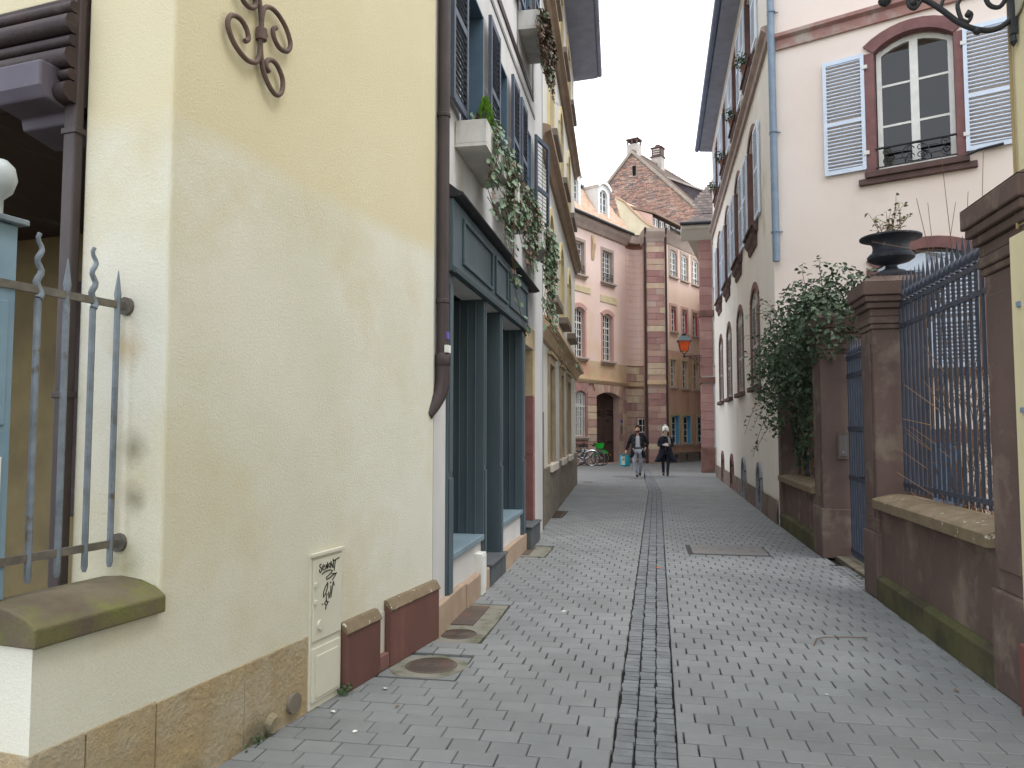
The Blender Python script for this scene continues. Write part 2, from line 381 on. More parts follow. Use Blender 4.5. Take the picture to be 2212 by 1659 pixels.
# -------- service covers
def round_cover(x, y, r, label):
    t = thing('manhole_cover', label, 'manhole cover', (x, y, 0), rz=.3, group='round iron covers along the left wall')
    MB().lathe([(r + .012, -.03), (r + .012, -.001), (r + .002, .002), (r + .002, -.02)], seg=40).out('rim', m_iron, t, smooth=30)
    b = MB().lathe([(r - .004, -.03), (r - .004, -.002), (r * .9, .001), (.0001, .001)], seg=40); b.out('lid', m_iron, t, smooth=30)
    for k in range(5): MB().lathe([(r * (.28 + k * .14), -.01), (r * (.28 + k * .14), .0035), (r * (.28 + k * .14) + .006, .0035), (r * (.28 + k * .14) + .006, -.01)], seg=40).out('ring', m_iron, t, smooth=30)
    MB().box(-.02, .02, -.008, .008, -.01, .0022).out('key_slot', m_black, t)
round_cover(-1.475, 5.15, .165, 'round iron manhole cover in front of the brown plinth panels')
round_cover(-1.49, 5.965, .135, 'smaller rusty round cover at the foot of the white shop wall')
def patch(name, x0, x1, y0, y1, label):
    b = MB(); n = 9; p = [(x0, y0), (x1, y0 + .0), (x1, y1), (x0, y1)]
    b.hprism([(x0, y0), (x1 - .02, y0 + .01), (x1, (y0 + y1) / 2), (x1 - .015, y1 - .01), (x0, y1)], -.04, -.004); o = b.out(name, m_conc); tag(o, label, 'concrete patch'); return o
MB().box(-1.85, -1.246, 4.884, 5.376, -.04, -.006).out('cut_paving', m_paver, street)
o = MB().hprism([(-1.5 + .27 * math.cos(a) * (1 + .06 * math.sin(3 * a)), 5.13 + .25 * math.sin(a) * (1 + .05 * math.sin(5 * a))) for a in [k * math.pi / 12 for k in range(24)]], -.04, -.003).out('concrete_patch', m_conc); tag(o, 'weathered concrete surround of the larger round manhole cover', 'concrete patch')
patch('concrete_patch', -1.85, -1.265, 5.67, 7.01, 'cracked concrete strip around the small round cover and the iron plate')
patch('concrete_patch', -1.85, -1.305, 9.73, 10.61, 'mossy concrete patch holding the barred drain grate')
pl = MB().box(-1.645, -1.435, 6.24, 6.92, -.03, .006).out('cover_plate', m_iron, bevel=.003); tag(pl, 'rectangular rusty iron plate behind the small round cover', 'cover plate')
def grate(x0, x1, y0, y1, label, nb):
    t = thing('drain_grate', label, 'drain grate', ((x0 + x1) / 2, (y0 + y1) / 2, 0), rz=0, group='barred drain grates by the left wall')
    w, d = (x1 - x0) / 2, (y1 - y0) / 2
    MB().box(-w, w, -d, -d + .02, -.04, .002).box(-w, w, d - .02, d, -.04, .002).box(-w, -w + .02, -d + .02, d - .02, -.04, .002).box(w - .02, w, -d + .02, d - .02, -.04, .002).out('grate_frame', m_iron, t)
    MB().box(-w + .02, w - .02, -d + .02, d - .02, -.043, -.038).out('pit', m_dark, t)
    for k in range(nb):
        yy = -d + .02 + (2 * d - .04) * (k + .5) / nb; blk('grate_bar', m_iron, t, -w + .018, w - .018, yy - .011, yy + .011, -.03, .0)
grate(-1.735, -1.53, 9.86, 10.50, 'rusty barred drain grate at the foot of the blue shopfront', 9)
grate(-1.83, -1.60, 14.12, 15.25, 'dark drain grate in front of the rough grey plinth', 12)
t = thing('service_cover', 'large rectangular steel cover set in the paving right of the channel', 'service cover', (1.015, 10.715, 0), rz=0)
MB().box(-.515, .515, -.415, .415, -.04, -.012).out('cover_frame', m_black, t); MB().box(-.46, .5, -.38, .385, -.03, .003).out('cover_plate', M('steel cover', (128, 124, 122), (112, 108, 106), rough=.55, bump=.4, bscale=200, scale=9), t, bevel=.003)
for k, (x, y) in enumerate(((-.3, .1), (-.1, -.05), (.15, .15), (.3, -.1))): blk('lifting_slot', m_black, t, x, x + .06, y, y + .012, .0025, .0045)
# small cobbles in the gate recess
tb = bpy.data.objects.new('gate_threshold', MB().box(2.12, 2.62, 7.96, 9.74, -.04, -.012).mesh('gate_threshold', m_conc)); COL.objects.link(tb); tb['kind'] = 'structure'
for k in range(7):
    for j in range(13):
        xx, yy = 2.15 + k * .068, 8.0 + j * .134 + (k % 2) * .05
        put('cobble', sm[(k + j) % 6], tb, (xx, yy, -.004 + random.uniform(-.005, .004)), (0, 0, random.uniform(-.2, .2)), (.058, .115, 1))
# ================================================================ yellow corner house (left foreground)
YP, YA = (-1.67, 5.81), 9.1
def yw(u, n, z=0): a = R(YA); return (YP[0] + u * math.sin(a) + n * math.cos(a), YP[1] + u * math.cos(a) - n * math.sin(a), z)
def yellow_plaster():
    sp = [(yw(-2.2, 0, 3.75), .34, (206, 176, 120), .55), (yw(-2.76, -.02, 3.38), .05, (120, 112, 96), .8), (yw(-2.78, -.17, 1.52), .11, (132, 122, 102), .75), (yw(-2.78, -.16, 1.3), .10, (132, 122, 102), .75), (yw(-2.78, -.22, 1.98), .13, (176, 152, 104), .6), (yw(-2.78, -.2, .98), .12, (140, 136, 96), .7)]
    m = M('yellow roughcast', (209, 206, 188), (217, 214, 201), rough=.93, scale=1.1, bump=.42, bscale=80, stain=(203, 195, 166), stain_t=(.5, .68), stain_scale=.8, spots=sp, fine=.05, bdist=.012)
    n, l = m.node_tree.nodes, m.node_tree.links; p = n['Principled BSDF']; src = p.inputs['Base Color'].links[0].from_socket
    geo = n.new('ShaderNodeNewGeometry'); sx = n.new('ShaderNodeSeparateXYZ'); l.new(geo.outputs['Position'], sx.inputs[0])
    t = n.new('ShaderNodeTexNoise'); t.inputs['Scale'].default_value = 1.3; t.inputs['Detail'].default_value = 6; l.new(geo.outputs['Position'], t.inputs['Vector'])
    a = n.new('ShaderNodeMath'); a.operation = 'MULTIPLY_ADD'; l.new(t.outputs['Fac'], a.inputs[0]); a.inputs[1].default_value = .16; l.new(sx.outputs['Z'], a.inputs[2])
    r = n.new('ShaderNodeMapRange'); r.inputs[1].default_value = 3.02; r.inputs[2].default_value = 3.17; l.new(a.outputs[0], r.inputs[0])
    t2 = n.new('ShaderNodeTexNoise'); t2.inputs['Scale'].default_value = 1.3; t2.inputs['Detail'].default_value = 6; l.new(geo.outputs['Position'], t2.inputs['Vector'])
    x = n.new('ShaderNodeMix'); x.data_type = 'RGBA'; x.inputs[6].default_value = lin((206, 194, 158)); x.inputs[7].default_value = lin((213, 205, 178)); l.new(t2.outputs['Fac'], x.inputs[0])
    y = n.new('ShaderNodeMix'); y.data_type = 'RGBA'; l.new(r.outputs[0], y.inputs[0]); l.new(src, y.inputs[6]); l.new(x.outputs[2], y.inputs[7]); l.new(y.outputs[2], p.inputs['Base Color'])
    return m
m_yel = yellow_plaster()
m_ochre = M('ochre plinth stone', (188, 176, 152), (176, 156, 122), rough=.95, scale=3.5, bump=1.0, bscale=26, stain=(188, 166, 128), stain_t=(.5, .62), stain_scale=2.0, fine=.08, bdist=.03, rnd=.03, spots=[(yw(-2.1, .02, -.02), .2, (76, 76, 56), .85), (yw(-2.6, .02, .0), .14, (96, 92, 70), .6)])
m_brown = M('dark brown timber', (64, 50, 50), (50, 40, 42), rough=.6, scale=6, bump=.5, bscale=40, stretch=(1, .2, 1), stain=(86, 78, 78), stain_t=(.58, .7), stain_scale=5)
m_cap = M('mossy coping stone', (112, 102, 84), (90, 80, 68), rough=.95, scale=4, bump=.6, bscale=60, stain=(110, 112, 62), stain_t=(.42, .58), stain_scale=2.4)
m_cab = M('cream cabinet paint', (210, 206, 190), (204, 200, 184), rough=.6, scale=5, bump=.08, bscale=120)
m_oxide = M('oxblood panel', (112, 78, 70), (98, 68, 62), rough=.7, scale=2.5, bump=.15, bscale=120, stain=(126, 92, 82), stain_t=(.6, .75), stain_scale=3, stretch=(1, 1, .3))
m_pipe = M('brown downpipe paint', (72, 62, 62), (58, 50, 50), rough=.5, scale=9, bump=.2, bscale=50, stain=(206, 202, 196), stain_t=(.70, .72), stain_scale=7, stretch=(1, 1, .35))
H = thing('yellow_house', 'yellow plastered corner house with scrolled iron wall anchor, left foreground', 'house', YP, YA)
w = MB(-1)
w.box(-2.78, .03, -.52, 0, 0, 10.0).box(-2.775, .03, -7, -.521, 3.7, 10.0)
w.out('wall', m_yel, H, bevel=.015)
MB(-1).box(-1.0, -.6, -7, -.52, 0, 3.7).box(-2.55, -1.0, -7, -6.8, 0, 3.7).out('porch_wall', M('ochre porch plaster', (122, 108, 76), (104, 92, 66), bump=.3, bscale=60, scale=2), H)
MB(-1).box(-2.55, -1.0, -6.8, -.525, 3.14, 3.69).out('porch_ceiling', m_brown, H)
lb = MB(-1); lb.box(-2.84, -2.55, -7, -.53, 3.14, 3.66)
lb.out('timber_lintel', m_brown, H)
for k in range(6):
    z = 3.19 + k * .082; r = .05 if k % 2 == 0 else .028
    MB(-1).tube([(-2.85, -.53, z), (-2.86, -2.2, z + .004), (-2.85, -7, z)], r, 10).out('beam_moulding', m_brown, H, smooth=50)
MB(-1).prism([(-2.96, 3.31), (-2.96, 3.19), (-2.93, 3.14), (-2.8, 3.12), (-2.79, 3.07), (-2.6, 3.03), (-2.55, 3.31)], -.92, -.6).out('corbel', M('grey violet paint', (92, 86, 98), (80, 75, 86), rough=.6), H, bevel=.01)
MB(-1).prism([(-2.89, 3.19), (-2.62, 3.06), (-2.3, 3.06), (-2.3, 3.19)], -.78, -.6).out('corbel_foot', m_brown, H, bevel=.01)
# base course of big ochre stones, each uneven
us = [-2.78, -2.2, -1.655]
for a, b in zip(us[:-1], us[1:]): MB(-1).box(a + .0008, b - .0008, -.3, .006, -.05, .425).out('plinth_stone', m_ochre, H, bevel=.006)
# meter cabinet let into the wall, with its drawn tags
MB(-1).box(-1.65, -1.315, -.1, .012, 0, .885).out('meter_cabinet', m_cab, H, bevel=.004)
cab = H.children[-1]
MB(-1).box(-1.632, -1.333, .012, .022, .385, .85).out('upper_door', m_cab, cab, bevel=.003)
MB(-1).box(-1.632, -1.333, .012, .022, .04, .345).out('lower_door', m_cab, cab, bevel=.003)
MB(-1).box(-1.60, -1.365, .022, .028, .06, .30).out('door_panel', m_cab, cab, bevel=.003)
MB(-1).box(-1.655, -1.31, .01, .03, .868, .89).out('drip_edge', m_cab, cab, bevel=.003)
MB(-1).tube([(-1.565, .02, .47), (-1.565, .032, .47)], .028, 14).out('lock', m_cab, cab, smooth=40)
for z in (.60, .70): blk('hinge', m_cab, cab, -1.628, -1.60, .02, .032, z, z + .018, -1)
def cz(x, y): return (-1.63 + (x - 100) * .000517, .0235, .872 - (y - (270 - .23 * (x - 100))) * .00030)
INK = M('black marker', (34, 32, 30), rough=.6, bump=0)
tags = [[(235, 415), (205, 430), (210, 470), (245, 500), (240, 545), (215, 585), (195, 520)], [(270, 480), (305, 465), (290, 430), (262, 455), (268, 520), (300, 530), (325, 510)], [(325, 520), (332, 430), (352, 510), (365, 385)],
        [(365, 385), (372, 500)], [(412, 400), (372, 450), (428, 492)], [(415, 500), (432, 370), (466, 490)], [(420, 445), (462, 432)], [(480, 320), (486, 500)], [(490, 362), (610, 300)], [(526, 350), (505, 560)],
        [(250, 610), (330, 560), (420, 535), (465, 555), (440, 600), (340, 680), (345, 720), (400, 700), (480, 640), (555, 605)], [(460, 615), (555, 605), (470, 740)],
        [(375, 780), (330, 850), (290, 960), (285, 1060), (330, 1000), (370, 870), (375, 780)], [(365, 995), (345, 1080), (360, 1150), (395, 1160)], [(395, 960), (400, 1090), (435, 970), (440, 850)], [(440, 1085), (490, 770), (512, 850)],
        [(330, 1140), (315, 1180), (350, 1230), (380, 1180), (340, 1130)], [(345, 1240), (335, 1305)], [(265, 1190), (280, 1196)], [(425, 775), (436, 800)]]
ink = MB(-1)
for s in tags: ink.tube([cz(*p) for p in s], .0034, 6)
ink.out('marker_tag', INK, cab)
# oxblood plinth panels and their coping
for (a, b, t) in ((-1.312, -.895, .40), (-.75, .03, .42)):
    o = MB(-1).prof([(-.05, 0), (.055, 0), (.055, t - .05), (.02, t), (-.05, t)], a, b).out('plinth_panel', m_oxide, H, bevel=.004)
    MB(-1).prof([(.0, t + .002), (.058, t - .05), (.066, t - .04), (.03, t + .016), (.0, t + .02)], a - .006, b + .004).out('coping', M('lichened coping', (128, 112, 92), (110, 98, 76), bump=.6, bscale=60, scale=8, stain=(206, 200, 184), stain_t=(.64, .68), stain_scale=22), o)
MB(-1).box(-.893, -.752, -.05, .045, 0, .10).out('plinth_sill', m_redstone, H, bevel=.006)
MB(-1).box(-.893, -.752, -.05, .006, .10, .37).out('recess_panel', M('off white panel', (206, 202, 192), (196, 192, 180), bump=.1), H)
MB(-1).tube([(-1.80, -.02, .1), (-1.80, .03, .1)], .055, 18).out('capped_pipe', M('grey pipe stub', (128, 120, 108), (112, 104, 92), bump=.4, bscale=60), H, smooth=40)
MB(-1).tube([(-1.985, -.02, .06), (-1.985, .035, .05)], [.06, .045], 9).out('broken_pipe', m_ochre, H)
# scrolled iron wall anchor
an = MB(-1)
def aw(x, y): return (-2.21 + .0037 * (x - 555), .028, 3.69 - .00203 * (y - 75))
L = [(555, 80), (553, 130), (545, 158), (525, 168), (500, 150), (486, 115), (492, 85), (510, 76), (524, 90), (528, 112), (521, 124)]
Q = [(554, 100), (560, 160), (575, 195), (592, 208), (605, 190), (607, 155), (595, 128), (582, 122), (570, 133), (568, 150), (575, 160)]
def cr(pts, k=4):
    out = []
    for i in range(len(pts) - 1):
        p0, p1, p2, p3 = pts[max(0, i - 1)], pts[i], pts[i + 1], pts[min(len(pts) - 1, i + 2)]
        for j in range(k):
            t = j / k; out.append(tuple(.5 * ((2 * b) + (-a + c) * t + (2 * a - 5 * b + 4 * c - d) * t * t + (-a + 3 * b - 3 * c + d) * t ** 3) for a, b, c, d in zip(p0, p1, p2, p3)))
    return out + [tuple(pts[-1])]
for pts in (L, Q): 
    pp = cr(pts); an.tube([aw(*p) for p in pp], .0135, 8); an.tube([aw(1110 - p[0], 150 - p[1]) for p in pp], .0135, 8)
an.tube([aw(556, 60), aw(556, 90)], .03, 8).tube([(-2.2, -.02, 3.69), (-2.2, .05, 3.69)], .022, 8)
an.out('wall_anchor', M('rusty wrought iron', (112, 92, 84), (92, 78, 74), rough=.75, bump=.5, bscale=90, scale=14), H, smooth=60)
# downpipe in the corner towards the shop, with a cast shoe turning into the wall
X, Y = -1.615, 5.905
DP = thing('downpipe', 'brown painted downpipe with flaking shoe between yellow wall and shopfront', 'downpipe', (X, Y, 0), rz=0)
MB().tube([(0, 0, 10), (0, 0, 2.12)], .048, 14).out('pipe', m_pipe, DP, smooth=50)
for z in (4.15, 2.62, 6.3): MB().lathe([(.05, z), (.056, z + .005), (.056, z + .03), (.05, z + .035)], seg=14).out('clamp', m_pipe, DP, smooth=40)
MB().tube([(0, 0, 2.16), (0, 0, 2.0), (-.012, -.02, 1.9), (-.05, -.07, 1.8), (-.09, -.13, 1.72)], [.06, .062, .062, .055, .05], 14).out('shoe', m_pipe, DP, smooth=50)
MB().lathe([(.05, 2.10), (.066, 2.12), (.066, 2.2), (.05, 2.22)], seg=14).out('collar', m_pipe, DP, smooth=40)
blk('sticker', M('violet sticker', (104, 92, 168), bump=0), DP, .03, .05, -.03, .03, 2.33, 2.39); blk('sticker', M('white sticker', (220, 220, 216), bump=0), DP, .028, .06, -.05, .03, 2.22, 2.28)
# ---------------------------------------------------------------- low wall with coping and railing at the left edge
LW = thing('garden_wall', 'low plastered wall with mossy rounded coping stone at the left edge', 'garden wall', yw(-2.78, 0), YA)
MB(-1).box(-.60, .022, -.42, .0012, .42, .815).out('wall', m_yel, LW)
for a, b in ((-.605, -.36), (-.36, -.003)): MB(-1).box(a + .003, b - .003, -.4, .007, -.05, .432).out('plinth_stone', m_ochre, LW, bevel=.006)
MB(-1).prof([(.035, .812), (.035, .885), (-.02, .92), (-.1, .945), (-.21, .955), (-.32, .945), (-.40, .92), (-.455, .885), (-.455, .812)], -.62, .004).out('coping', m_cap, LW, bevel=.008)
FT = thing('iron_railing', 'grey iron railing with pointed and wavy bars above the low wall at left', 'railing', yw(-2.78, -.23), YA)
m_rail = M('weathered grey blue iron', (126, 136, 146), (104, 112, 120), rough=.5, scale=12, bump=.3, bscale=90, stain=(92, 84, 76), stain_t=(.58, .68), stain_scale=9)
m_railr = M('rail iron dirty', (112, 106, 98), (88, 84, 78), rough=.7, scale=14, bump=.4, bscale=80)
for z in (2.165, 1.10): MB(-1).box(-.62, .0, -.008, .008, z - .016, z + .016).out('rail', m_railr, FT)
for z in (2.165, 1.10): MB(-1).tube([(-.02, 0, z), (.012, 0, z)], .042, 12).out('rail_boss', m_railr, FT, smooth=40)
for k, u in enumerate((-.055, -.185, -.315, -.445)):
    b = MB(-1); b.tube([(u, 0, 1.0), (u, 0, 1.02), (u, 0, 2.13)], [.008, .0135, .0135], 6)
    if k % 2 == 0: b.tube([(u, 0, 2.13), (u, 0, 2.19), (u, 0, 2.21), (u, 0, 2.32)], [.0135, .0135, .016, .002], 6)
    else: b.tube([(u + .010 * math.sin(i * 1.15), .003 * math.cos(i * 1.15), 2.13 + i * .0165) for i in range(17)], [.0155 - .0004 * i for i in range(17)], 8)
    b.out('wavy_bar' if k % 2 else 'pointed_bar', m_rail, FT, smooth=40)
GP = thing('gate_post', 'blue grey sheet metal gate post with ball finial at the left edge', 'gate post', yw(-3.38, -.26), YA)
m_gate = M('blue grey gate paint', (122, 146, 162), (108, 132, 150), rough=.5, scale=4, bump=.1)
MB(-1).box(-.22, .06, -.16, .03, .955, 2.40).out('post', m_gate, GP, bevel=.006); MB(-1).box(-.25, .085, -.19, .06, 2.402, 2.425).out('cap', m_rail, GP, bevel=.004)
MB(-1).lathe([(.02, 2.43), (.02, 2.5), (.05, 2.53), (.065, 2.58), (.055, 2.63), (.03, 2.655), (.002, 2.66)], .015, -.03, 18).out('ball_finial', M('pale ball', (164, 170, 172), bump=0, rough=.4), GP, smooth=60)
for z in (1.2, 1.8): MB(-1).box(-.18, .03, .03, .036, z - .18, z + .3).out('post_panel', m_gate, GP, bevel=.004)
MB(-1).box(-.2, .02, .037, .04, 1.3, 1.5).out('paper_notice', M('paper', (214, 216, 214), bump=0), GP)
# porch furniture seen through the railing
def pin(u, n, z): return yw(u, n, z)
t = thing('porch_door', 'dark brown panelled door on the porch back wall behind the railing', 'door', yw(-1.0, -1.45), YA)
MB(-1).box(-.06, .0, -1.1, .0, .95, 2.75).out('door_leaf', m_brown, t, bevel=.01)
for z in (1.05, 1.75): MB(-1).box(-.075, -.06, -.9, -.1, z, z + .55).out('panel', M('dark maroon', (56, 40, 40), bump=.1), t, bevel=.01)
t = thing('metal_locker', 'narrow slate blue metal locker with dark top behind the railing', 'locker', yw(-1.6, -.78), YA)
MB(-1).box(-.2, .2, -.35, 0, 0, 1.62).out('body', M('slate blue metal', (86, 96, 116), (76, 84, 104), rough=.5), t, bevel=.006); MB(-1).box(-.23, .23, -.38, .03, 1.621, 1.66).out('lid', m_black, t, bevel=.004)
MB(-1).box(-.206, -.2, -.1, -.03, .3, 1.05).out('pink_strip', M('pink strip', (176, 96, 112), bump=0), t)
MB(-1).box(-.206, -.2, -.3, -.05, 1.48, 1.56).out('slot', m_dark, t)
t = thing('porch_pipe', 'dark brown square pipe running up beside the yellow pier', 'downpipe', yw(-2.8, -.56), YA)
MB(-1).box(-.03, .02, -.045, .035, .05, 3.9).out('pipe', m_pipe, t, bevel=.012); 
for z in (1.75, 3.0): MB(-1).box(-.036, .026, -.052, .042, z, z + .03).out('clamp', m_pipe, t, bevel=.004)
# ================================================================ grey white house with the blue shopfront
SP = (-1.67, 5.85)
m_wsh = M('grey white render', (206, 204, 202), (194, 192, 190), rough=.92, scale=1.6, bump=.25, bscale=110, stain=(184, 180, 176), stain_t=(.58, .75), stain_scale=1.2, stretch=(1, 1, .4))
m_blue = M('slate blue shop paint', (80, 94, 101), (72, 86, 93), rough=.45, scale=4, bump=.12, bscale=40, spec=.4, stretch=(1, 1, .2))
m_shut = M('dark blue grey shutter', (84, 92, 106), (74, 82, 96), rough=.5, scale=6, bump=.08)
m_tan = M('tan sandstone', (196, 170, 140), (182, 156, 126), rough=.92, scale=4, bump=.4, bscale=60, fine=.05)
m_slate = M('slate step', (92, 96, 98), (78, 82, 86), rough=.8, scale=5, bump=.3, bscale=80)
S = thing('shop_house', 'narrow grey white house with slate blue shopfront and louvred shutters', 'house', SP, 0)
W1 = [(.85, 1.78, 4.42, 5.95), (2.5, 3.15, 4.42, 5.95), (4.38, 5.1, 4.42, 5.95), (1.2, 2.0, 7.3, 8.9), (4.2, 5.0, 7.3, 8.9), (2.7, 3.4, 7.3, 8.9)]
MB(-1).wall(0.0, 6.42, 0, 12, [(.36, 4.44, 0, 2.95), (4.55, 5.2, 0, 2.78)] + W1, depth=.22, back=-7).out('wall', m_wsh, S)
MB(-1).box(.37, 4.43, -1.3, -1.2, 0, 3.0).box(.37, 4.43, -1.2, -.2, 2.951, 3.0).box(4.56, 5.19, -.3, -.215, 0, 2.8).out('interior', m_dark, S)
for (a, b, c, d) in W1:
    MB(-1).box(b - .025, b - .002, -.215, .012, c + .002, d - .002).box(a + .002, a + .025, -.215, .012, c + .002, d - .002).box(a + .026, b - .026, -.215, .01, d - .026, d - .002).out('window_lining', M('blue window lining', (88, 108, 128), (78, 98, 118), rough=.5), S, bevel=.004)
    wd = window(S, -1, a + .026, b - .026, c + .003, d - .027, -.14, 2, 3, m_shut, m_glass, fw=.06, mw=.03)
# half-timber rails
MB(-1).box(.0, 5.35, .0, .016, 6.58, 6.68).out('timber_rail', m_brown, S); MB(-1).box(.0, 5.5, .0, .012, 6.36, 6.42).out('timber_rail', M('grey timber', (132, 130, 128), bump=.3), S)
for u in (.4, 2.25, 3.9, 5.3): MB(-1).box(u, u + .05, .0, .012, 6.70, 9.5).out('timber_post', M('grey timber', (132, 130, 128)), S)
# shopfront joinery
for (a, b) in ((.36, .53), (1.79, 1.90), (2.66, 2.80), (4.22, 4.44)):
    o = MB(-1).box(a, b, -.42 if a > 1 else -.1, .02, .12, 2.95).out('pilaster', m_blue, S, bevel=.006)
    MB(-1).box(a + .02, b - .02, .02, .035, .2, 1.2).out('pilaster_base', m_blue, o, bevel=.006); MB(-1).box(a + .03, b - .03, .02, .03, 1.25, 2.85).out('flute', m_blue, o, bevel=.008)
for (a, b) in ((.53, 1.79), (2.80, 4.22)):
    zb = .555
    o = MB(-1).box(a, b, -.42, .03, .50, zb).out('shop_sill', M('light blue sill', (124, 142, 152), (114, 132, 142), rough=.5), S, bevel=.008)
    MB(-1).box(a, b, -.2, -.01, .22, .499).out('stall_riser', m_wsh, S)
    sw = MB(-1); d = -.36
    sw.box(a, a + .09, d - .06, d, zb, 2.93).box(b - .09, b, d - .06, d, zb, 2.93).box(a + .09, b - .09, d - .06, d, zb, zb + .16).box(a + .09, b - .09, d - .06, d, 2.80, 2.93)
    for q in (.11, .17, .24): sw.box(b - q - .02, b - q, d - .03, d + .03 - q * .1, zb, 2.9).box(a + q, a + q + .02, d - .03, d + .02, zb, 2.9)
    o = sw.out('shop_window', m_blue, S, bevel=.004)
    blk('pane', glass('shop glass', (40, 52, 50), .03), o, a + .27, b - .27, d - .05, d - .04, zb + .16, 2.8, -1)
    for q in range(4): MB(-1).box(b - .012 - q * .0, b + .0015, -.08 - q * .085, -.065 - q * .085, zb, 2.92).out('reveal_moulding', m_blue, S, bevel=.003)
MB(-1).box(1.90, 2.66, -.62, -.56, .22, 2.94).out('shop_door', m_blue, S, bevel=.004); dr = S.children[-1]
blk('pane', glass('shop glass', (40, 52, 50), .03), dr, 2.02, 2.54, -.558, -.55, 1.0, 2.7, -1); MB(-1).tube([(2.0, -.54, 1.1), (2.0, -.5, 1.12), (2.0, -.5, 1.3), (2.0, -.54, 1.32)], .012, 8).out('handle', m_black, dr, smooth=50)
m_btan = M('base tan stone', (172, 150, 130), (156, 136, 118), rough=.92, scale=4, bump=.4, bscale=60, fine=.05)
fa = MB(-1).box(.36, 4.50, -.02, .06, 2.955, 3.58).out('fascia', m_blue, S, bevel=.006)
MB(-1).prof([(.06, 2.94), (.085, 2.94), (.095, 2.975), (.06, 3.0)], .355, 4.51).out('fascia_moulding', m_blue, fa); 
for (a, b) in ((.68, 1.98), (2.14, 2.88), (3.0, 4.34)):
    f = MB(-1); z0, z1, q = 3.07, 3.49, .035
    f.box(a, b, .06, .085, z0, z0 + q).box(a, b, .06, .085, z1 - q, z1).box(a, a + q, .06, .084, z0 + q, z1 - q).box(b - q, b, .06, .084, z0 + q, z1 - q)
    f.out('fascia_panel', m_blue, fa, bevel=.006)
MB(-1).prof([(-.02, 3.585), (.1, 3.585), (.15, 3.60), (.15, 3.62), (.10, 3.645), (-.02, 3.74)], .34, 4.98).out('lead_roof', M('dark lead', (52, 52, 56), (42, 42, 46), rough=.7, bump=.5, bscale=40, scale=8), S, bevel=.004)
# stone base, steps, gas box
for (a, b, t, n) in ((-.02, .34, .24, .05), (.34, .95, .235, .05), (.95, 1.5, .22, .05), (1.68, 1.9, .21, .055), (2.76, 3.6, .23, .05), (3.6, 4.44, .22, .05)):
    MB(-1).box(a, b - .004, -.15, n + random.uniform(-.01, .01), -.05, t).out('base_stone', m_btan, S, bevel=.012)
MB(-1).box(1.5, 1.68, -.05, .07, .0, .40).out('gas_box', m_white, S, bevel=.006); MB(-1).box(1.51, 1.67, .07, .076, .05, .38).out('gas_box_door', m_white, S.children[-1], bevel=.003)
MB(-1).box(1.9, 2.76, -.6, .07, 0, .20).out('door_step', m_slate, S, bevel=.01); MB(-1).box(1.88, 2.78, -.58, .09, .205, .235).out('step_slab', m_slate, S, bevel=.008)
MB(-1).box(4.46, 5.35, -.2, .1, 0, .27).out('door_step', m_slate, S, bevel=.01); MB(-1).box(4.45, 5.37, -.2, .12, .275, .30).out('step_slab', m_slate, S, bevel=.008)
m_jamb = M('red sandstone jamb', (146, 102, 96), (128, 88, 84), rough=.9, scale=4, bump=.35, bscale=70)
m_ysand = M('yellow sandstone', (196, 176, 142), (180, 160, 124), rough=.9, scale=4, bump=.35, bscale=70, fine=.05)
for (z0, z1, mm) in ((.30, 1.25, m_jamb), (1.255, 2.1, m_jamb), (2.105, 2.78, m_ysand)):
    MB(-1).box(5.185, 5.36, -.2, .02, z0, z1).out('door_jamb', mm, S, bevel=.006)
MB(-1).box(4.5, 5.36, -.2, .022, 2.785, 3.08).out('door_lintel', m_ysand, S, bevel=.006)
MB(-1).box(4.555, 5.18, -.21, -.17, .3, 2.78).out('house_door', m_brown, S, bevel=.005)
# shutters
for (a, b, z0, z1) in ((.27, .80, 4.42, 6.0), (1.83, 2.36, 4.42, 6.0), (3.2, 3.68, 4.42, 6.0), (3.86, 4.34, 4.42, 6.0), (3.62, 4.14, 7.3, 8.9), (5.05, 5.55, 7.3, 8.9)):
    shutter(S, -1, a, b, z0, z1, .05, m_shut, slats=26, tilt=.75)
sh = shutter(S, -1, 0, .55, 4.42, 6.0, 0, m_shut, slats=26, tilt=.75); sh.location = (5.16, -.05, 0); sh.rotation_euler = (0, 0, R(-13))
MB(-1).box(.8, 5.3, 0, .05, 4.37, 4.42).out('string_sill', m_wsh, S)
# grey pipe between the two houses
t = thing('rain_pipe', 'thin grey downpipe between the white shop house and the cream house', 'downpipe', (-1.70, 12.22, 0), rz=0)
MB().tube([(0, 0, 1.9), (0, 0, 12)], .04, 12).out('pipe', M('zinc pipe', (150, 150, 150), (132, 132, 132), rough=.5), t, smooth=50); MB().tube([(0, 0, 0.02), (0, 0, 1.9)], .05, 12).out('cast_pipe', M('grey brown cast iron', (122, 116, 110), (104, 98, 92), rough=.6), t, smooth=50)
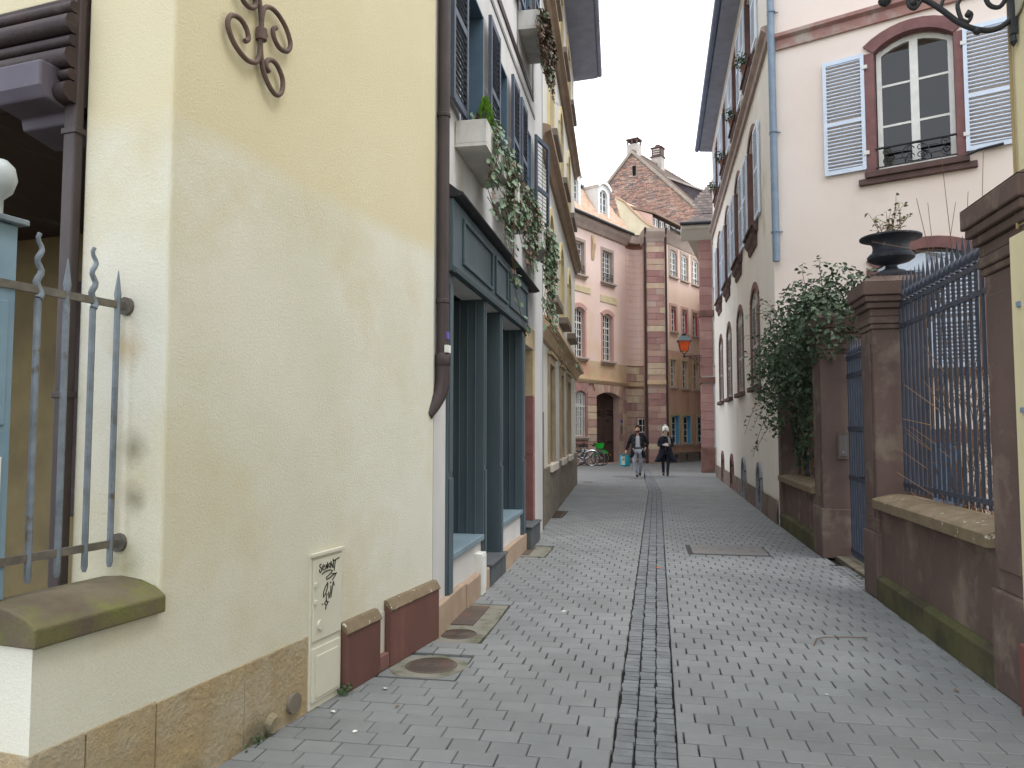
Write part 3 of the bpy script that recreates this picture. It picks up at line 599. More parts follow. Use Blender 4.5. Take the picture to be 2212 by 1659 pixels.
# ================================================================ cream house further on
CP, CA = (-1.76, 12.6), -2.2
m_cream = M('cream plaster', (218, 216, 207), (208, 206, 196), rough=.92, scale=1.2, bump=.2, bscale=90, stain=(196, 188, 168), stain_t=(.58, .75), stain_scale=1, stretch=(1, 1, .4))
m_yst = M('yellow stone surround', (220, 202, 160), (210, 190, 146), rough=.9, scale=3, bump=.2, bscale=90)
m_rough = M('rough grey plinth', (150, 140, 124), (122, 114, 102), rough=1, scale=5, bump=1.2, bscale=35, bdist=.03)
m_corn = M('brown sandstone cornice', (158, 136, 116), (140, 120, 104), rough=.9, scale=3, bump=.3, bscale=60)
m_eave = M('slate blue eaves paint', (148, 154, 172), (134, 140, 158), rough=.55, scale=3, bump=.1)
K = thing('cream_house', 'tall cream house with arched windows, stone sills and brown cornices', 'house', CP, CA)
GW = [(1.45, 2.55), (4.3, 5.1), (6.6, 7.7)]; FW = [(1.5, 2.55), (4.3, 5.35), (7.1, 8.15)]
holes = [(a, b, .98, 2.85) for a, b in GW] + [(a, b, 4.1, 5.8, .5) for a, b in FW] + [(a, b, 7.25, 9.0, .5) for a, b in FW] + [(a + .1, b + .1, 10.3, 12.0) for a, b in FW]
MB(-1).wall(-.35, 10.6, 0, 13, holes, depth=.3, back=-7).out('wall', m_cream, K)
MB(-1).wall(-.33, 10.55, 0, .95, [], n=.05, back=-.01).out('plinth', m_rough, K)
for i, h in enumerate(holes):
    a, b, c, d = h[:4]; rise = h[4] if len(h) > 4 else 0
    window(K, -1, a + .01, b - .01, c + .01, d - .01, -.2 if i > 2 else -.02, 2, 3, m_white if i > 2 else m_corn, m_glass, rise=rise)
    s = MB(-1); q, dd = .14, .04
    zt = d - rise
    s.box(a - q, a + .004, -.19, dd, c, zt).box(b - .004, b + q, -.19, dd, c, zt)
    if rise:
        oa, ia = arch(a - q, b + q, d + q, rise + q * .4, 8), arch(a, b, d - .006, rise, 8)
        for j in range(8): s.prism([oa[j], oa[j + 1], ia[j + 1], ia[j]], -.01, dd - .001)
    else: s.box(a - q, b + q, -.01, dd, d - .004, d + q)
    o = s.out('window_surround', m_yst if i > 2 else M('worn tan surround', (176, 158, 132), (158, 140, 116), bump=.3), K)
    MB(-1).box(a - .22, b + .22, -.1, .2 if i > 2 else .1, c - .14, c - .001).out('window_sill', M('dark sill stone', (126, 116, 106), (110, 100, 92), bump=.2) if i > 2 else M('pale sill', (212, 204, 190), bump=.2), K, bevel=.01)
for (z0, z1, n, m) in ((3.14, 3.46, .26, m_tan), (6.40, 6.66, .22, m_corn), (9.36, 9.6, .2, m_corn)):
    MB(-1).prof([(-.01, z0), (.06, z0), (n * .55, z0 + (z1 - z0) * .45), (n, z0 + (z1 - z0) * .6), (n, z1 - .03), (n * .8, z1), (-.01, z1 + .05)], -.36, 10.72).out('cornice', m, K, bevel=.006)
for a, b in GW: MB(-1).box(a - .2, b + .2, .02, .09, 3.0, 3.06).out('drip_moulding', m_ysand, K, bevel=.006)
MB(-1).prof([(-.05, 12.55), (.74, 12.62), (.74, 12.8), (-.05, 12.95)], -.4, 10.8).out('eaves', m_eave, K)
MB(-1).tube([(-.4, .80, 12.72), (10.82, .80, 12.72)], .075, 12).out('gutter', m_eave, K, smooth=50)
MB(-1).prof([(.8, 12.8), (-3.5, 16.5), (-7.5, 12.8)], -.4, 10.85).out('roof', M('roof tile brown', (120, 92, 76), (98, 76, 66), bump=.6, bscale=25), K)
for k in range(12): MB(-1).tube([(k * .95, .80, 12.72), (k * .95 + .03, .80, 12.72)], .082, 12).out('gutter_joint', m_eave, K, smooth=50)
def adopt(tmp, host):
    """move parts built on a side face's own frame under the house they belong to"""
    def mat(o): return Matrix.Translation(o.location) @ o.rotation_euler.to_matrix().to_4x4()
    T = mat(host).inverted() @ mat(tmp)
    for c in list(tmp.children):
        b = Matrix.LocRotScale(c.location, c.rotation_euler, c.scale); c.parent = host; c.matrix_basis = T @ b
    bpy.data.objects.remove(tmp)
def frame_of(P, ang): o = bpy.data.objects.new('frame', None); COL.objects.link(o); o.location = (P[0], P[1], 0); o.rotation_euler = (0, 0, R(90 - ang)); return o
# ================================================================ pale pink house on the right
RP, RA = (2.18, 13.68), 0.7
m_pinkw = M('pale pink render', (234, 221, 212), (229, 214, 204), rough=.93, scale=.8, bump=.2, bscale=110, stain=(214, 200, 184), stain_t=(.6, .8), stain_scale=.7, fine=.02)
m_ivory = M('ivory render', (235, 230, 222), (228, 221, 211), rough=.93, scale=1.0, bump=.25, bscale=110, stain=(190, 174, 150), stain_t=(.6, .75), stain_scale=1.4, stretch=(1, 1, .3), fine=.02)  # base tone raised so the sky glare sits in the colour
m_psh = M('pale blue shutter', (212, 223, 238), (204, 216, 232), rough=.5, scale=5, bump=.05)
m_gsh = M('grey louvre', (184, 182, 180), (168, 166, 164), rough=.6, scale=6, bump=.1)
m_dst = M('dark brown stone', (104, 84, 80), (88, 70, 68), rough=.9, scale=4, bump=.4, bscale=60, stain=(70, 60, 58), stain_t=(.55, .7))
m_terra = M('terracotta pot', (150, 104, 88), (134, 92, 78), bump=.2)
D = thing('pink_house', 'tall pale pink house on the right with louvred shutters and blue grey downpipe', 'house', RP, RA)
WC = [2.72, 5.6, 8.55, 11.35]
hg = [(c - .62, c + .62, 2.52, 4.55, .28) for c in WC]; h1 = [(c - .62, c + .62, 5.75, 7.85, .22) for c in WC]; h2 = [(c - .62, c + .62, 9.2, 11.0) for c in WC]; hc = [(c - .3, c + .3, .12, .88, .25) for c in (2.4, 5.25, 8.2, 11.2)]
MB().wall(0, 13.95, 0, 11.9, hg + h1 + h2 + hc, depth=.22, back=-8).out('wall', m_ivory, D)
MB().wall(.0, 13.95, 0, .42, [(h[0] - .09, h[1] + .09, 0, .42) for h in hc], n=.035, depth=.03).out('plinth', M('grey brown plinth', (136, 120, 110), (118, 104, 96), bump=.4, bscale=50, scale=3, stain=(104, 92, 84), stain_t=(.5, .66)), D)
for i, h in enumerate(hg + h1 + h2):
    a, b, c, d = h[:4]; rise = h[4] if len(h) > 4 else 0; q = .13
    s = MB(); zt = d - rise
    s.box(a - q, a + .003, -.2, .022, c, zt).box(b - .003, b + q, -.2, .022, c, zt)
    if rise:
        oa, ia = arch(a - q, b + q, d + q, rise + .05, 8), arch(a, b, d - .006, rise, 8)
        for j in range(8): s.prism([oa[j], oa[j + 1], ia[j + 1], ia[j]], -.01, .021)
    else: s.box(a - q, b + q, -.01, .022, d - .003, d + q)
    s.out('window_surround', m_redstone, D)
    if i < 4:      # ground floor: closed grey louvres
        for (x0, x1, sg_) in ((a + .01, (a + b) / 2 - .004, -1), ((a + b) / 2 + .004, b - .01, 1)): shutter(D, 1, x0, x1, c + .02, zt - .01, -.05, m_gsh, slats=24, bars=(.48,), arched=.2 * -sg_, tilt=-.7)
        MB().box(a - .2, b + .2, -.2, .1, c - .1, c - .001).out('window_sill', m_dst, D, bevel=.01)
    else:
        window(D, 1, a + .01, b - .01, c + .01, d - .01, -.16, 2, 3, m_white, m_glass, rise=rise)
        for (x0, x1) in ((a - .70, a - .03), (b + .03, b + .70)): shutter(D, 1, x0, x1, c + .05, zt - .01, .03, m_psh, slats=24, bars=(.52,), tilt=-.7)
        MB().prof([(-.05, c - .16), (.05, c - .16), (.1, c - .05), (.14, c - .05), (.14, c - .001), (-.05, c - .001)], a - .16, b + .16).out('window_sill', m_dst, D)
        MB().prof([(.0, c - .42), (.03, c - .42), (.05, c - .36), (.05, c - .3), (.1, c - .24), (.12, c - .165), (0, c - .165)], a + .02, b - .02).out('sill_apron', m_dst, D)
for h in hc:
    a, b, c, d = h[:4]
    s = MB(); oa, ia = arch(a - .09, b + .09, d + .09, .29, 8), arch(a, b, d - .006, .25, 8)
    for j in range(8): s.prism([oa[j], oa[j + 1], ia[j + 1], ia[j]], -.01, .045)
    s.box(a - .09, a, -.1, .045, 0, d - .25).box(b, b + .09, -.1, .045, 0, d - .25).box(a, b, -.1, .02, 0, c)
    s.out('cellar_surround', M('slate blue stone', (140, 142, 148), (126, 128, 134), bump=.2) if h[0] < 6 else m_redstone, D)
    g_ = MB(); g_.box(a, b, -.22, -.2, 0, d); g_.out('cellar_void', m_dark, D)
    for k in range(5): blk('cellar_bar', m_black, D, a, b, -.06, -.045, c + .1 + k * .13, c + .115 + k * .13)
MB().prof([(-.01, 8.44), (.06, 8.44), (.06, 8.6), (.14, 8.66), (.14, 8.72), (-.01, 8.76)], -.02, 14.0).out('string_course', M('pale string stone', (170, 154, 146), (152, 136, 130), bump=.3, scale=3), D)
MB().prof([(-.05, 11.62), (.42, 11.66), (.42, 11.84), (-.05, 11.95)], -.15, 14.15).out('eaves', m_eave, D)
MB().tube([(-.2, .5, 11.75), (14.2, .5, 11.75)], .085, 12).out('gutter', M('gutter blue', (118, 132, 158), (104, 118, 144), rough=.5), D, smooth=50)
MB().prof([(.5, 11.85), (-3.5, 15.2), (-7.5, 11.9)], -.15, 14.2).out('roof', MATS['roof tile brown'], D)
F = frame_of(RP, 114.4)
hp = [(1.66, 2.80, 5.78, 7.98, .22), (1.62, 3.02, 2.55, 4.45, .25)]
MB(-1).wall(0.0, 8, 0, 11.9, hp, depth=.2, back=-.4).out('wall', m_pinkw, F)
MB(-1).prof([(-.01, 8.24), (.05, 8.24), (.05, 8.40), (.12, 8.44), (.12, 8.5), (-.01, 8.53)], .12, 8).out('string_course', M('string course stone', (150, 112, 106), (166, 130, 122), rough=.9, scale=3, stain=(176, 168, 160), stain_t=(.5, .68), stain_scale=2), F)
for i, h in enumerate(hp):
    a, b, c, d, rise = h; q = .15; s = MB(-1); zt = d - rise
    s.box(a - q, a + .003, -.19, .035, c, zt).box(b - .003, b + q, -.19, .035, c, zt)
    oa, ia = arch(a - q, b + q, d + .17, rise + .04, 10), arch(a, b, d - .006, rise, 10)
    for j in range(10): s.prism([oa[j], oa[j + 1], ia[j + 1], ia[j]], -.12, .045)
    s.out('window_surround', M('plum sandstone', (134, 98, 96), (116, 84, 84), rough=.9, scale=4, bump=.3, bscale=70), F)
    if i == 0:
        MB(-1).box(a - .16, b + .16, -.1, .12, c - .1, c - .001).box(a - .26, b + .26, -.02, .08, c - .2, c - .101).out('window_sill', m_dst, F, bevel=.01)
        window(F, -1, a + .02, b - .02, c + .02, d - .02, -.12, 2, 3, m_white, glass('tall window glass', (14, 16, 19), .02), rise=rise, fw=.075, mw=.035)
        for (x0, x1) in ((a - .78, a - .14), (b + .12, b + .76)): shutter(F, -1, x0, x1, c + .06, zt + .02, .03, m_psh, slats=32, bars=(.44,), tilt=.7)
        for x in (a - .14, b + .12):
            for z in (c + .3, zt - .25): blk('hinge', m_white, F, x - .03, x + .05, .03, .075, z, z + .06, -1)
        rl = MB(-1)
        for z in (c + .05, c + .36): rl.tube([(a, .05, z), (b, .05, z)], .012 if z < c + .2 else .02, 8)
        for cx in (a + .16, b - .16):
            for cz_ in (c + .13, c + .28): rl.tube([(x, .05, z) for x, z in spiral(cx, cz_, .07, .012, 0, 1.4)], .008, 6)
        cx = (a + b) / 2; rl.tube([(cx + .19 * math.cos(t_ * .3), .05, c + .205 + .14 * math.sin(t_ * .3)) for t_ in range(22)], .008, 6)
        for dx in (-.07, .07):
            for dz in (-.06, .06): rl.tube([(x, .05, z) for x, z in spiral(cx + dx, c + .205 + dz, .055, .01, 0, 1.3)], .008, 6)
        for z in (c + .14, c + .27): rl.tube([(a + .25, .05, z), (cx - .19, .05, z)], .006, 6).tube([(cx + .19, .05, z), (b - .25, .05, z)], .006, 6)
        rl.out('window_guard', m_black, F, smooth=50)
        MB(-1).tube([(b + .1, .1, c - .02), (b + .28, .12, c + .03), (b + .6, .12, c + .06)], .022, 6).out('shutter_stay', m_black, F)
    else:
        for (x0, x1, sg_) in ((a + .01, (a + b) / 2 - .004, -1), ((a + b) / 2 + .004, b - .01, 1)): shutter(F, -1, x0, x1, c + .02, zt - .01, -.06, m_psh, slats=26, bars=(.45,), arched=.2 * -sg_, tilt=.7)
        MB(-1).box(a - .2, b + .2, -.1, .1, c - .12, c - .001).out('window_sill', m_dst, F, bevel=.01)
MB(-1).box(1.35, 3.2, .0, .05, 1.42, 1.62).out('cellar_lintel', m_redstone, F); MB(-1).box(1.5, 2.7, .0, .04, 0, 1.415).out('cellar_door', M('steel blue door', (120, 142, 168), (104, 124, 150), rough=.5), F, bevel=.006)
for k in range(6): MB(-1).box(1.55 + k * .19, 1.57 + k * .19, .04, .055, .1, 1.35).out('door_batten', M('steel blue door', (120, 142, 168)), F)
o = MB(-1).tube([(.07, .11, 4.5), (.05, .11, 11.6)], .062, 14).out('rain_pipe', m_steel, F, smooth=50)
for z in (5.0, 6.75, 8.9): MB(-1).tube([(.07, .11, z), (.07, .11, z + .03)], .075, 14).tube([(-.03, .04, z + .015), (.17, .04, z + .015)], .012, 6).out('pipe_clamp', m_steel, F, smooth=40)
adopt(F, D)
# geranium pots on the upper sills, each with its plant
m_ger = M('geranium leaf', (74, 96, 64), (58, 78, 50), rough=.7, bump=0, rnd=.2)
def cloud(c, r, k):
    out = []
    while len(out) < k:
        v = Vector((random.uniform(-1, 1), random.uniform(-1, 1), random.uniform(-1, 1)))
        if v.length < 1: out.append(((c[0] + v.x * r[0], c[1] + v.y * r[1], c[2] + v.z * r[2]), v + Vector((0, 0, .3))))
    return out
ordn = ['nearest', 'second', 'third', 'farthest']
def rbw(u, n, z=0): a = R(RA); return (RP[0] + u * math.sin(a) - n * math.cos(a), RP[1] + u * math.cos(a) + n * math.sin(a), z)
for i, c in enumerate(WC):
    t = thing('geranium_pot', 'terracotta pot of geraniums on the %s upper sill of the pink house' % ordn[i], 'flower pot', rbw(c + .2, .07, 9.2), RA, 'geranium pots on the upper sills')
    MB().lathe([(.07, 0), (.10, .17), (.11, .18), (.11, .21), (.085, .2), (.08, .14)], seg=14).out('pot', m_terra, t, smooth=40)
    leafmesh(cloud((0, .06, .33), (.22, .18, .2), 170), m_ger, 'foliage', t, .06)
# ================================================================ garden wall and railings on the right
GPT, GA = (2.13, 4.96), 0.4
m_gw = M('weathered garden wall stone', (106, 88, 82), (91, 76, 71), rough=.92, scale=1.5, bump=.35, bscale=70, stain=(126, 112, 101), stain_t=(.54, .68), stain_scale=2.6, fine=.05)
m_moss = M('mossy stone', (92, 88, 62), (72, 74, 46), rough=.98, scale=3, bump=.6, bscale=50, stain=(64, 58, 50), stain_t=(.5, .66), stain_scale=2)
m_gcap = M('lichened coping', (124, 114, 96), (106, 95, 80), rough=.95, scale=3, bump=.4, bscale=60, stain=(122, 122, 66), stain_t=(.54, .68), stain_scale=2)
m_fence = M('slate blue railing', (68, 74, 88), (58, 64, 78), rough=.5, scale=6, bump=.15, bscale=80, spec=.4)
def gw(u, n, z=0): a = R(GA); return (GPT[0] + u * math.sin(a) - n * math.cos(a), GPT[1] + u * math.cos(a) + n * math.sin(a), z)
def pillar(u0, u1, label, urn=False):
    t = thing('gate_pillar', label, 'pillar', gw(u0, 0), GA, 'sandstone pillars of the garden wall'); w = u1 - u0; d = .5
    MB().box(0, w, -d, .0, .62, 2.58).out('shaft', m_gw, t, bevel=.01)
    MB().box(-.02, w + .02, -d - .02, .025, 0, .62).out('base', m_gw, t, bevel=.012)
    MB().box(.07, w - .07, .0, .012, .75, 2.45).out('street_panel', m_gw, t, bevel=.006)
    b = MB()
    for k, (q, z0, z1) in enumerate(((.015, 2.58, 2.63), (.03, 2.63, 2.70), (.02, 2.70, 2.78), (.05, 2.78, 2.84), (.08, 2.84, 2.90), (.10, 2.90, 3.03))): b.box(-q, w + q, -d - q, q, z0 + .001, z1)
    b.out('capital', m_gw, t, bevel=.012)
    b = MB(); q = .10; b.add([(-q, q, 3.031), (w + q, q, 3.031), (w + q, -d - q, 3.031), (-q, -d - q, 3.031), (.04, -.04, 3.11), (w - .04, -.04, 3.11), (w - .04, -d + .04, 3.11), (.04, -d + .04, 3.11)], [(3, 2, 1, 0), (4, 5, 6, 7), (0, 1, 5, 4), (1, 2, 6, 5), (2, 3, 7, 6), (3, 0, 4, 7)])
    b.out('cap_slab', m_gw, t)
    return t
pillar(-.28, .34, 'sandstone gate pillar with moulded cap beside the cream wall at the right edge')
pillar(2.9, 3.32, 'sandstone gate pillar carrying the dark cast iron urn')
pillar(5.3, 5.78, 'sandstone gate pillar with intercom box, half under the climbing rose')
def low_wall(u0, u1, label, blocks, zc):
    t = thing('garden_wall', label, 'garden wall', gw(u0, 0), GA, 'low sandstone walls under the railings'); L_ = u1 - u0
    e = [0] + [L_ * k / blocks for k in range(1, blocks)] + [L_]
    for a, b in zip(e[:-1], e[1:]): MB().box(a + .003, b - .003, -.4, -.03 + random.uniform(-.004, .004), .23, zc).out('wall_block', m_gw, t, bevel=.006)
    for a, b in zip(e[:-1], e[1:]): MB().prof([(-.4, 0), (.03, 0), (.03, .2), (-.02, .235), (-.4, .235)], a + .002, b - .002).out('plinth_stone', m_moss, t, bevel=.006)
    MB().prof([(.05, zc), (.05, zc + .085), (.02, zc + .1), (-.1, zc + .13), (-.2, zc + .14), (-.35, zc + .12), (-.44, zc + .08), (-.44, zc)], 0, L_).out('coping', m_gcap, t, bevel=.006)
    return t
low_wall(.345, 2.895, 'low sandstone wall with mossy plinth under the near railing', 4, .86)
low_wall(5.785, 8.55, 'low sandstone wall under the climbing rose next to the pink house', 4, .76)
def railing(u0, u1, zb, zt, label, sp=.108, group='slate blue railings of the garden'):
    t = thing('iron_railing', label, 'railing', gw(u0, -.25), GA, group); L_ = u1 - u0
    for z in (zb + .06, zt - .2, zt): MB().box(0, L_, -.012, .012, z - .02, z + .02).out('rail', m_fence, t)
    k = int(L_ / sp); me = MB().tube([(0, 0, zb), (0, 0, zt)], .0145, 6).mesh('bar', m_fence, 40)
    fm = MB().lathe([(.012, 0), (.026, .012), (.014, .03), (.03, .06), (.032, .078), (.02, .1), (.012, .115), (.017, .13), (.0015, .27)], seg=10).mesh('spear_finial', m_fence, 50)
    for i in range(k):
        o = put('bar', me, t, ((i + .5) * L_ / k, 0, 0)); put('spear_finial', fm, o, (0, 0, zt + .02))
    return t
t = thing('garden_pilaster', 'narrow brown stone pilaster where the garden wall meets the pink house', 'pilaster', gw(8.42, 0), GA); MB().box(0, .2, -.3, .02, 0, 2.4).out('shaft', m_gw, t, bevel=.008); MB().box(-.02, .22, -.32, .05, 2.4, 2.5).out('cap', m_gw, t, bevel=.008)
railing(.30, 2.92, 1.03, 2.80, 'slate blue spear topped railing between the urn pillar and the right edge')
railing(5.8, 8.3, .92, 2.55, 'slate blue railing smothered by the climbing rose')
# gate of close vertical bars
t = thing('garden_gate', 'slate blue barred iron gate between the urn pillar and the intercom pillar', 'gate', gw(3.34, -.32), GA)
Lg = 1.92
for z in (.12, 1.02, 1.62, 2.28, 2.5): MB().box(0, Lg, -.015, .015, z - .028, z + .028).out('gate_rail', m_fence, t)
me = MB().tube([(0, 0, .04), (0, 0, 2.5)], .017, 6).mesh('gate_bar', m_fence, 40); fm = MB().lathe([(.012, 0), (.026, .02), (.014, .04), (.028, .07), (.012, .11), (.0015, .22)], seg=10).mesh('spear_finial', m_fence, 50)
for i in range(17):
    o = put('gate_bar', me, t, ((i + .5) * Lg / 17, 0, 0)); put('spear_finial', fm, o, (0, 0, 2.5))
b = MB()
for (c0, rr) in ((1.55, .36), (1.55, .27), (1.55, .16)): b.tube([(.45 + rr * .75 * math.cos(a_ * math.pi / 14), .03, c0 + .1 + rr * 1.25 * math.sin(a_ * math.pi / 14)) for a_ in range(15)], .016, 8)
b.out('arched_ornament', M('silver grey iron', (150, 154, 160), (120, 124, 130), rough=.4), t, smooth=50)
MB().box(.9, 1.02, .016, .05, 1.0, 1.14).out('lock', m_black, t, bevel=.006); MB().tube([(.96, .05, 1.07), (.96, .1, 1.07), (1.06, .1, 1.07)], .012, 8).out('handle', m_black, t, smooth=50)
t = thing('intercom', 'bronze intercom plate on the pillar left of the gate', 'intercom', gw(5.295, -.25), GA)
MB().box(-.02, .0, -.065, .065, 1.24, 1.58).out('plate', M('bronze plate', (96, 84, 76), rough=.45), t, bevel=.004); MB().box(-.026, -.02, -.045, .045, 1.28, 1.54).out('panel', M('grey panel', (104, 100, 98), rough=.4), t, bevel=.003); MB().tube([(-.026, 0, 1.33), (-.034, 0, 1.33)], .014, 10).out('button', m_steel, t)
# urn and its rose
ux = gw(3.11, -.25, 3.11)
t = thing('stone_urn', 'dark cast iron urn with wide rim on top of the gate pillar', 'urn', ux, GA)
MB().box(-.17, .17, -.17, .17, 0, .045).out('foot_slab', M('urn iron', (58, 62, 72), (46, 50, 58), rough=.55, bump=.3, bscale=60, scale=12, stain=(108, 108, 104), stain_t=(.6, .7), stain_scale=9), t, bevel=.01)
MB().lathe([(.14, .046), (.13, .07), (.08, .085), (.055, .11), (.055, .13), (.09, .145), (.17, .165), (.215, .195), (.22, .22), (.20, .245), (.175, .26), (.165, .30), (.17, .34), (.20, .375), (.25, .395), (.285, .40), (.285, .415), (.24, .418), (.18, .40), (.15, .36)], seg=32).out('bowl', MATS['urn iron'], t, smooth=35)
m_twig = M('twig', (104, 82, 66), (126, 98, 76), rough=.8, bump=.2)
m_redtw = M('red brown cane', (140, 104, 80), (160, 128, 92), rough=.7, bump=.1, rnd=.15)
def twigs(t, base, k, h, spread, mat, name, r=.006, leafy=None, seed=1, sub=2, hang=0):
    rnd = random.Random(seed); b = MB(); tips = []
    for i in range(k):
        x, y = base[0] + rnd.uniform(-1, 1) * spread * .3, base[1] + rnd.uniform(-1, 1) * spread * .3; p = Vector((x, y, base[2])); d = Vector((rnd.uniform(-1, 1) * spread, rnd.uniform(-1, 1) * spread, h * rnd.uniform(.6, 1.1)))
        pts = [p + d * s + Vector((rnd.uniform(-1, 1), rnd.uniform(-1, 1), 0)) * .03 * h * s - Vector((0, 0, hang * s * s)) for s in (0, .25, .5, .75, 1)]
        b.tube(pts, r, 5, r2=r * .35); tips += pts[1:]
        for j in range(sub):
            s = rnd.choice(pts[1:4]); e = s + Vector((rnd.uniform(-1, 1), rnd.uniform(-1, 1), rnd.uniform(.2, 1))) * .22 * h; b.tube([s, (s + e) / 2 + Vector((0, 0, .02)), e], r * .6, 4, r2=r * .25); tips += [(s + e) / 2, e]
    b.out(name, mat, t); return tips
m_rose = M('rose leaf', (78, 94, 70), (52, 70, 50), rough=.55, scale=3, bump=0, rnd=.28, spec=.4)
t = thing('rose_shrub', 'sparse straggling rose growing in the dark urn', 'shrub', (ux[0], ux[1], 3.49))
tips = twigs(t, (0, 0, 0), 11, .36, .26, m_twig, 'stems', r=.005, seed=4, sub=3)
leafmesh([(tuple(p), (0, 0, 1)) for p in tips for _ in range(1)], M('sparse rose leaf', (122, 126, 74), (98, 108, 62), rough=.6, bump=0, rnd=.2), 'leaves', t, .045)
# climbing rose spilling over the left railing
t = thing('climbing_rose', 'dense dark green climbing rose hanging over the railing by the pink house', 'climbing plant', gw(7.0, -.2), GA)
lv = []
for c, r, k in (((.0, .12, 2.72), (1.5, .62, .62), 1700), ((-.7, .22, 2.95), (.8, .55, .6), 1000), ((.9, .3, 2.5), (.75, .5, .55), 700), ((.2, -.1, 1.9), (1.35, .28, .95), 1600), ((-.35, .1, 2.35), (.75, .5, .45), 900), ((-1.05, -.05, 3.2), (.5, .4, .4), 500), ((.6, .42, 2.0), (.7, .22, .5), 260), ((-1.5, .12, 2.95), (.62, .42, .5), 950), ((-1.75, -.35, 3.2), (.5, .4, .45), 500), ((.1, -.4, 1.6), (1.35, .3, .85), 2800), ((.85, -.08, 1.6), (.6, .16, .8), 1300), ((-.7, .15, 3.4), (.75, .4, .35), 520), ((-1.5, -.1, 3.55), (.4, .3, .25), 160)):
    lv += cloud(c, r, k)
leafmesh(lv, m_rose, 'leaves', t, .074)
b = MB(); rnd = random.Random(3); sl = []
canes = [((.2, .1, 2.6), (.7, .55, 3.6)), ((.5, .1, 2.7), (1.2, .5, 3.75)), ((.9, .1, 2.6), (1.7, .75, 3.2)), ((-.6, .1, 3.1), (-.5, .2, 3.95)), ((-1., .0, 3.2), (-1.3, .1, 3.85)), ((1.1, .1, 2.4), (1.6, .9, 2.85)), ((.8, .4, 2.2), (1.0, .85, 1.5)), ((.5, .4, 1.9), (.7, .75, 1.15)), ((-.2, .3, 2.9), (.3, .85, 3.35)), ((1.0, .2, 1.6), (1.3, .6, 1.3)), ((1.2, .3, 2.0), (1.5, .62, 1.62))]
for s, e in canes:
    s, e = Vector(s), Vector(e); pts = [s.lerp(e, q) + Vector((0, 0, .22 * math.sin(q * 3.0))) + Vector((rnd.uniform(-1, 1), rnd.uniform(-1, 1), 0)) * .02 for q in (0, .2, .4, .6, .8, 1)]
    b.tube(pts, .007, 5, r2=.003)
    for i in range(1, 6):
        for _ in range(5): sl.append((tuple(pts[i].lerp(pts[i - 1], rnd.random()) + Vector((rnd.uniform(-1, 1), rnd.uniform(-1, 1), rnd.uniform(-1, 1))) * .06), (0, 0, 1)))
for i in range(14): x = rnd.uniform(-1, 1); b.tube([(x, -.02, .9), (x + .1, 0, 1.6), (x + rnd.uniform(-.3, .3), .05, 2.4), (x + rnd.uniform(-.6, .6), .15, 2.9)], .013, 6, r2=.006)
b.out('canes', m_twig, t); leafmesh(sl, m_rose, 'cane_leaves', t, .07)
# bare shrub behind the near railing
t = thing('bare_shrub', 'leafless shrub with tangled tan canes behind the near railing', 'shrub', (2.8, 6.9, 0))
twigs(t, (0, 0, .0), 30, 2.3, .34, m_redtw, 'canes', r=.008, seed=9, sub=7)
twigs(t, (-.15, .25, .0), 13, 3.9, .32, m_twig, 'tall_canes', r=.007, seed=12, sub=1)
twigs(t, (.05, -.7, .0), 20, 1.7, .36, m_redtw, 'low_canes', r=.007, seed=22, sub=8)
# ================================================================ cream building at the right edge and its lamp bracket
t = thing('cream_wall_building', 'cream rendered building with red base and cable at the right edge', 'building', (2.08, 4.80, 0), 0)
m_cr2 = M('cream edge render', (218, 208, 172), (208, 198, 162), rough=.9, scale=2, bump=.2, bscale=100, stain=(186, 178, 150), stain_t=(.62, .75), stretch=(1, 1, .3))
MB().box(-8, 0, -5, -.03, .42, 10).out('wall', m_cr2, t, bevel=.01); MB().box(-8, .03, -5, .0, .40, 2.72).out('pilaster', m_cr2, t, bevel=.008); MB().box(-8, .04, -5, .03, 0, .40).out('base', M('oxblood base', (118, 72, 66), (104, 64, 60), bump=.3, rough=.8), t, bevel=.01)
MB().tube([(-.06, -.01, 2.75), (-.055, -.01, 4.0), (-.06, -.01, 9)], .009, 6).out('cable', M('cable tan', (150, 132, 96), bump=0), t); 
for z in (1.1, 1.7, 2.3): blk('cable_clip', m_steel, t, -.09, -.05, .0, .012, z, z + .03)
t = thing('lamp_bracket', 'black wrought iron scroll bracket in the upper right corner', 'lamp bracket', (2.10, 4.68, 0), 0)
b = MB()
def br(pts, r): b.tube([(0, p[0], p[1]) for p in cr(pts, 5)], r, 10)
k_ = .0028
def bx(x, y): return ((2195 - x) * .0024, 4.133 - (y - 2) * .0036)   # sketch coordinates of the scrollwork
MB().box(-.02, .02, .0, .035, 3.86, 5.1).out('wall_bar', m_black, t, bevel=.005)
MB().lathe([(.002, 3.79), (.02, 3.82), (.015, 3.86)], 0, .018, 10).out('drop', m_black, t)
br([bx(2195, 25), bx(2185, 50), bx(2150, 66), bx(2110, 64), bx(2070, 50), bx(2030, 25), bx(1990, 5), bx(1940, -4), bx(1902, 2)], .016)
br([bx(2180, 5), bx(2160, -30), bx(2130, -10), bx(2135, 22), bx(2160, 30), bx(2178, 10), bx(2170, -8), bx(2156, -2), bx(2155, 10)], .013)
br([bx(2075, 45), bx(2068, 20), bx(2085, 5), bx(2105, -5), bx(2110, -25)], .012); br([bx(2075, 45), bx(2090, 50), bx(2098, 38), bx(2088, 32)], .011)
br([bx(1990, 4), bx(1972, 20), bx(1958, 12), bx(1962, -4), bx(1976, 2)], .012); br([bx(2030, 24), bx(2040, 5), bx(2060, 2), bx(2055, -15)], .011)
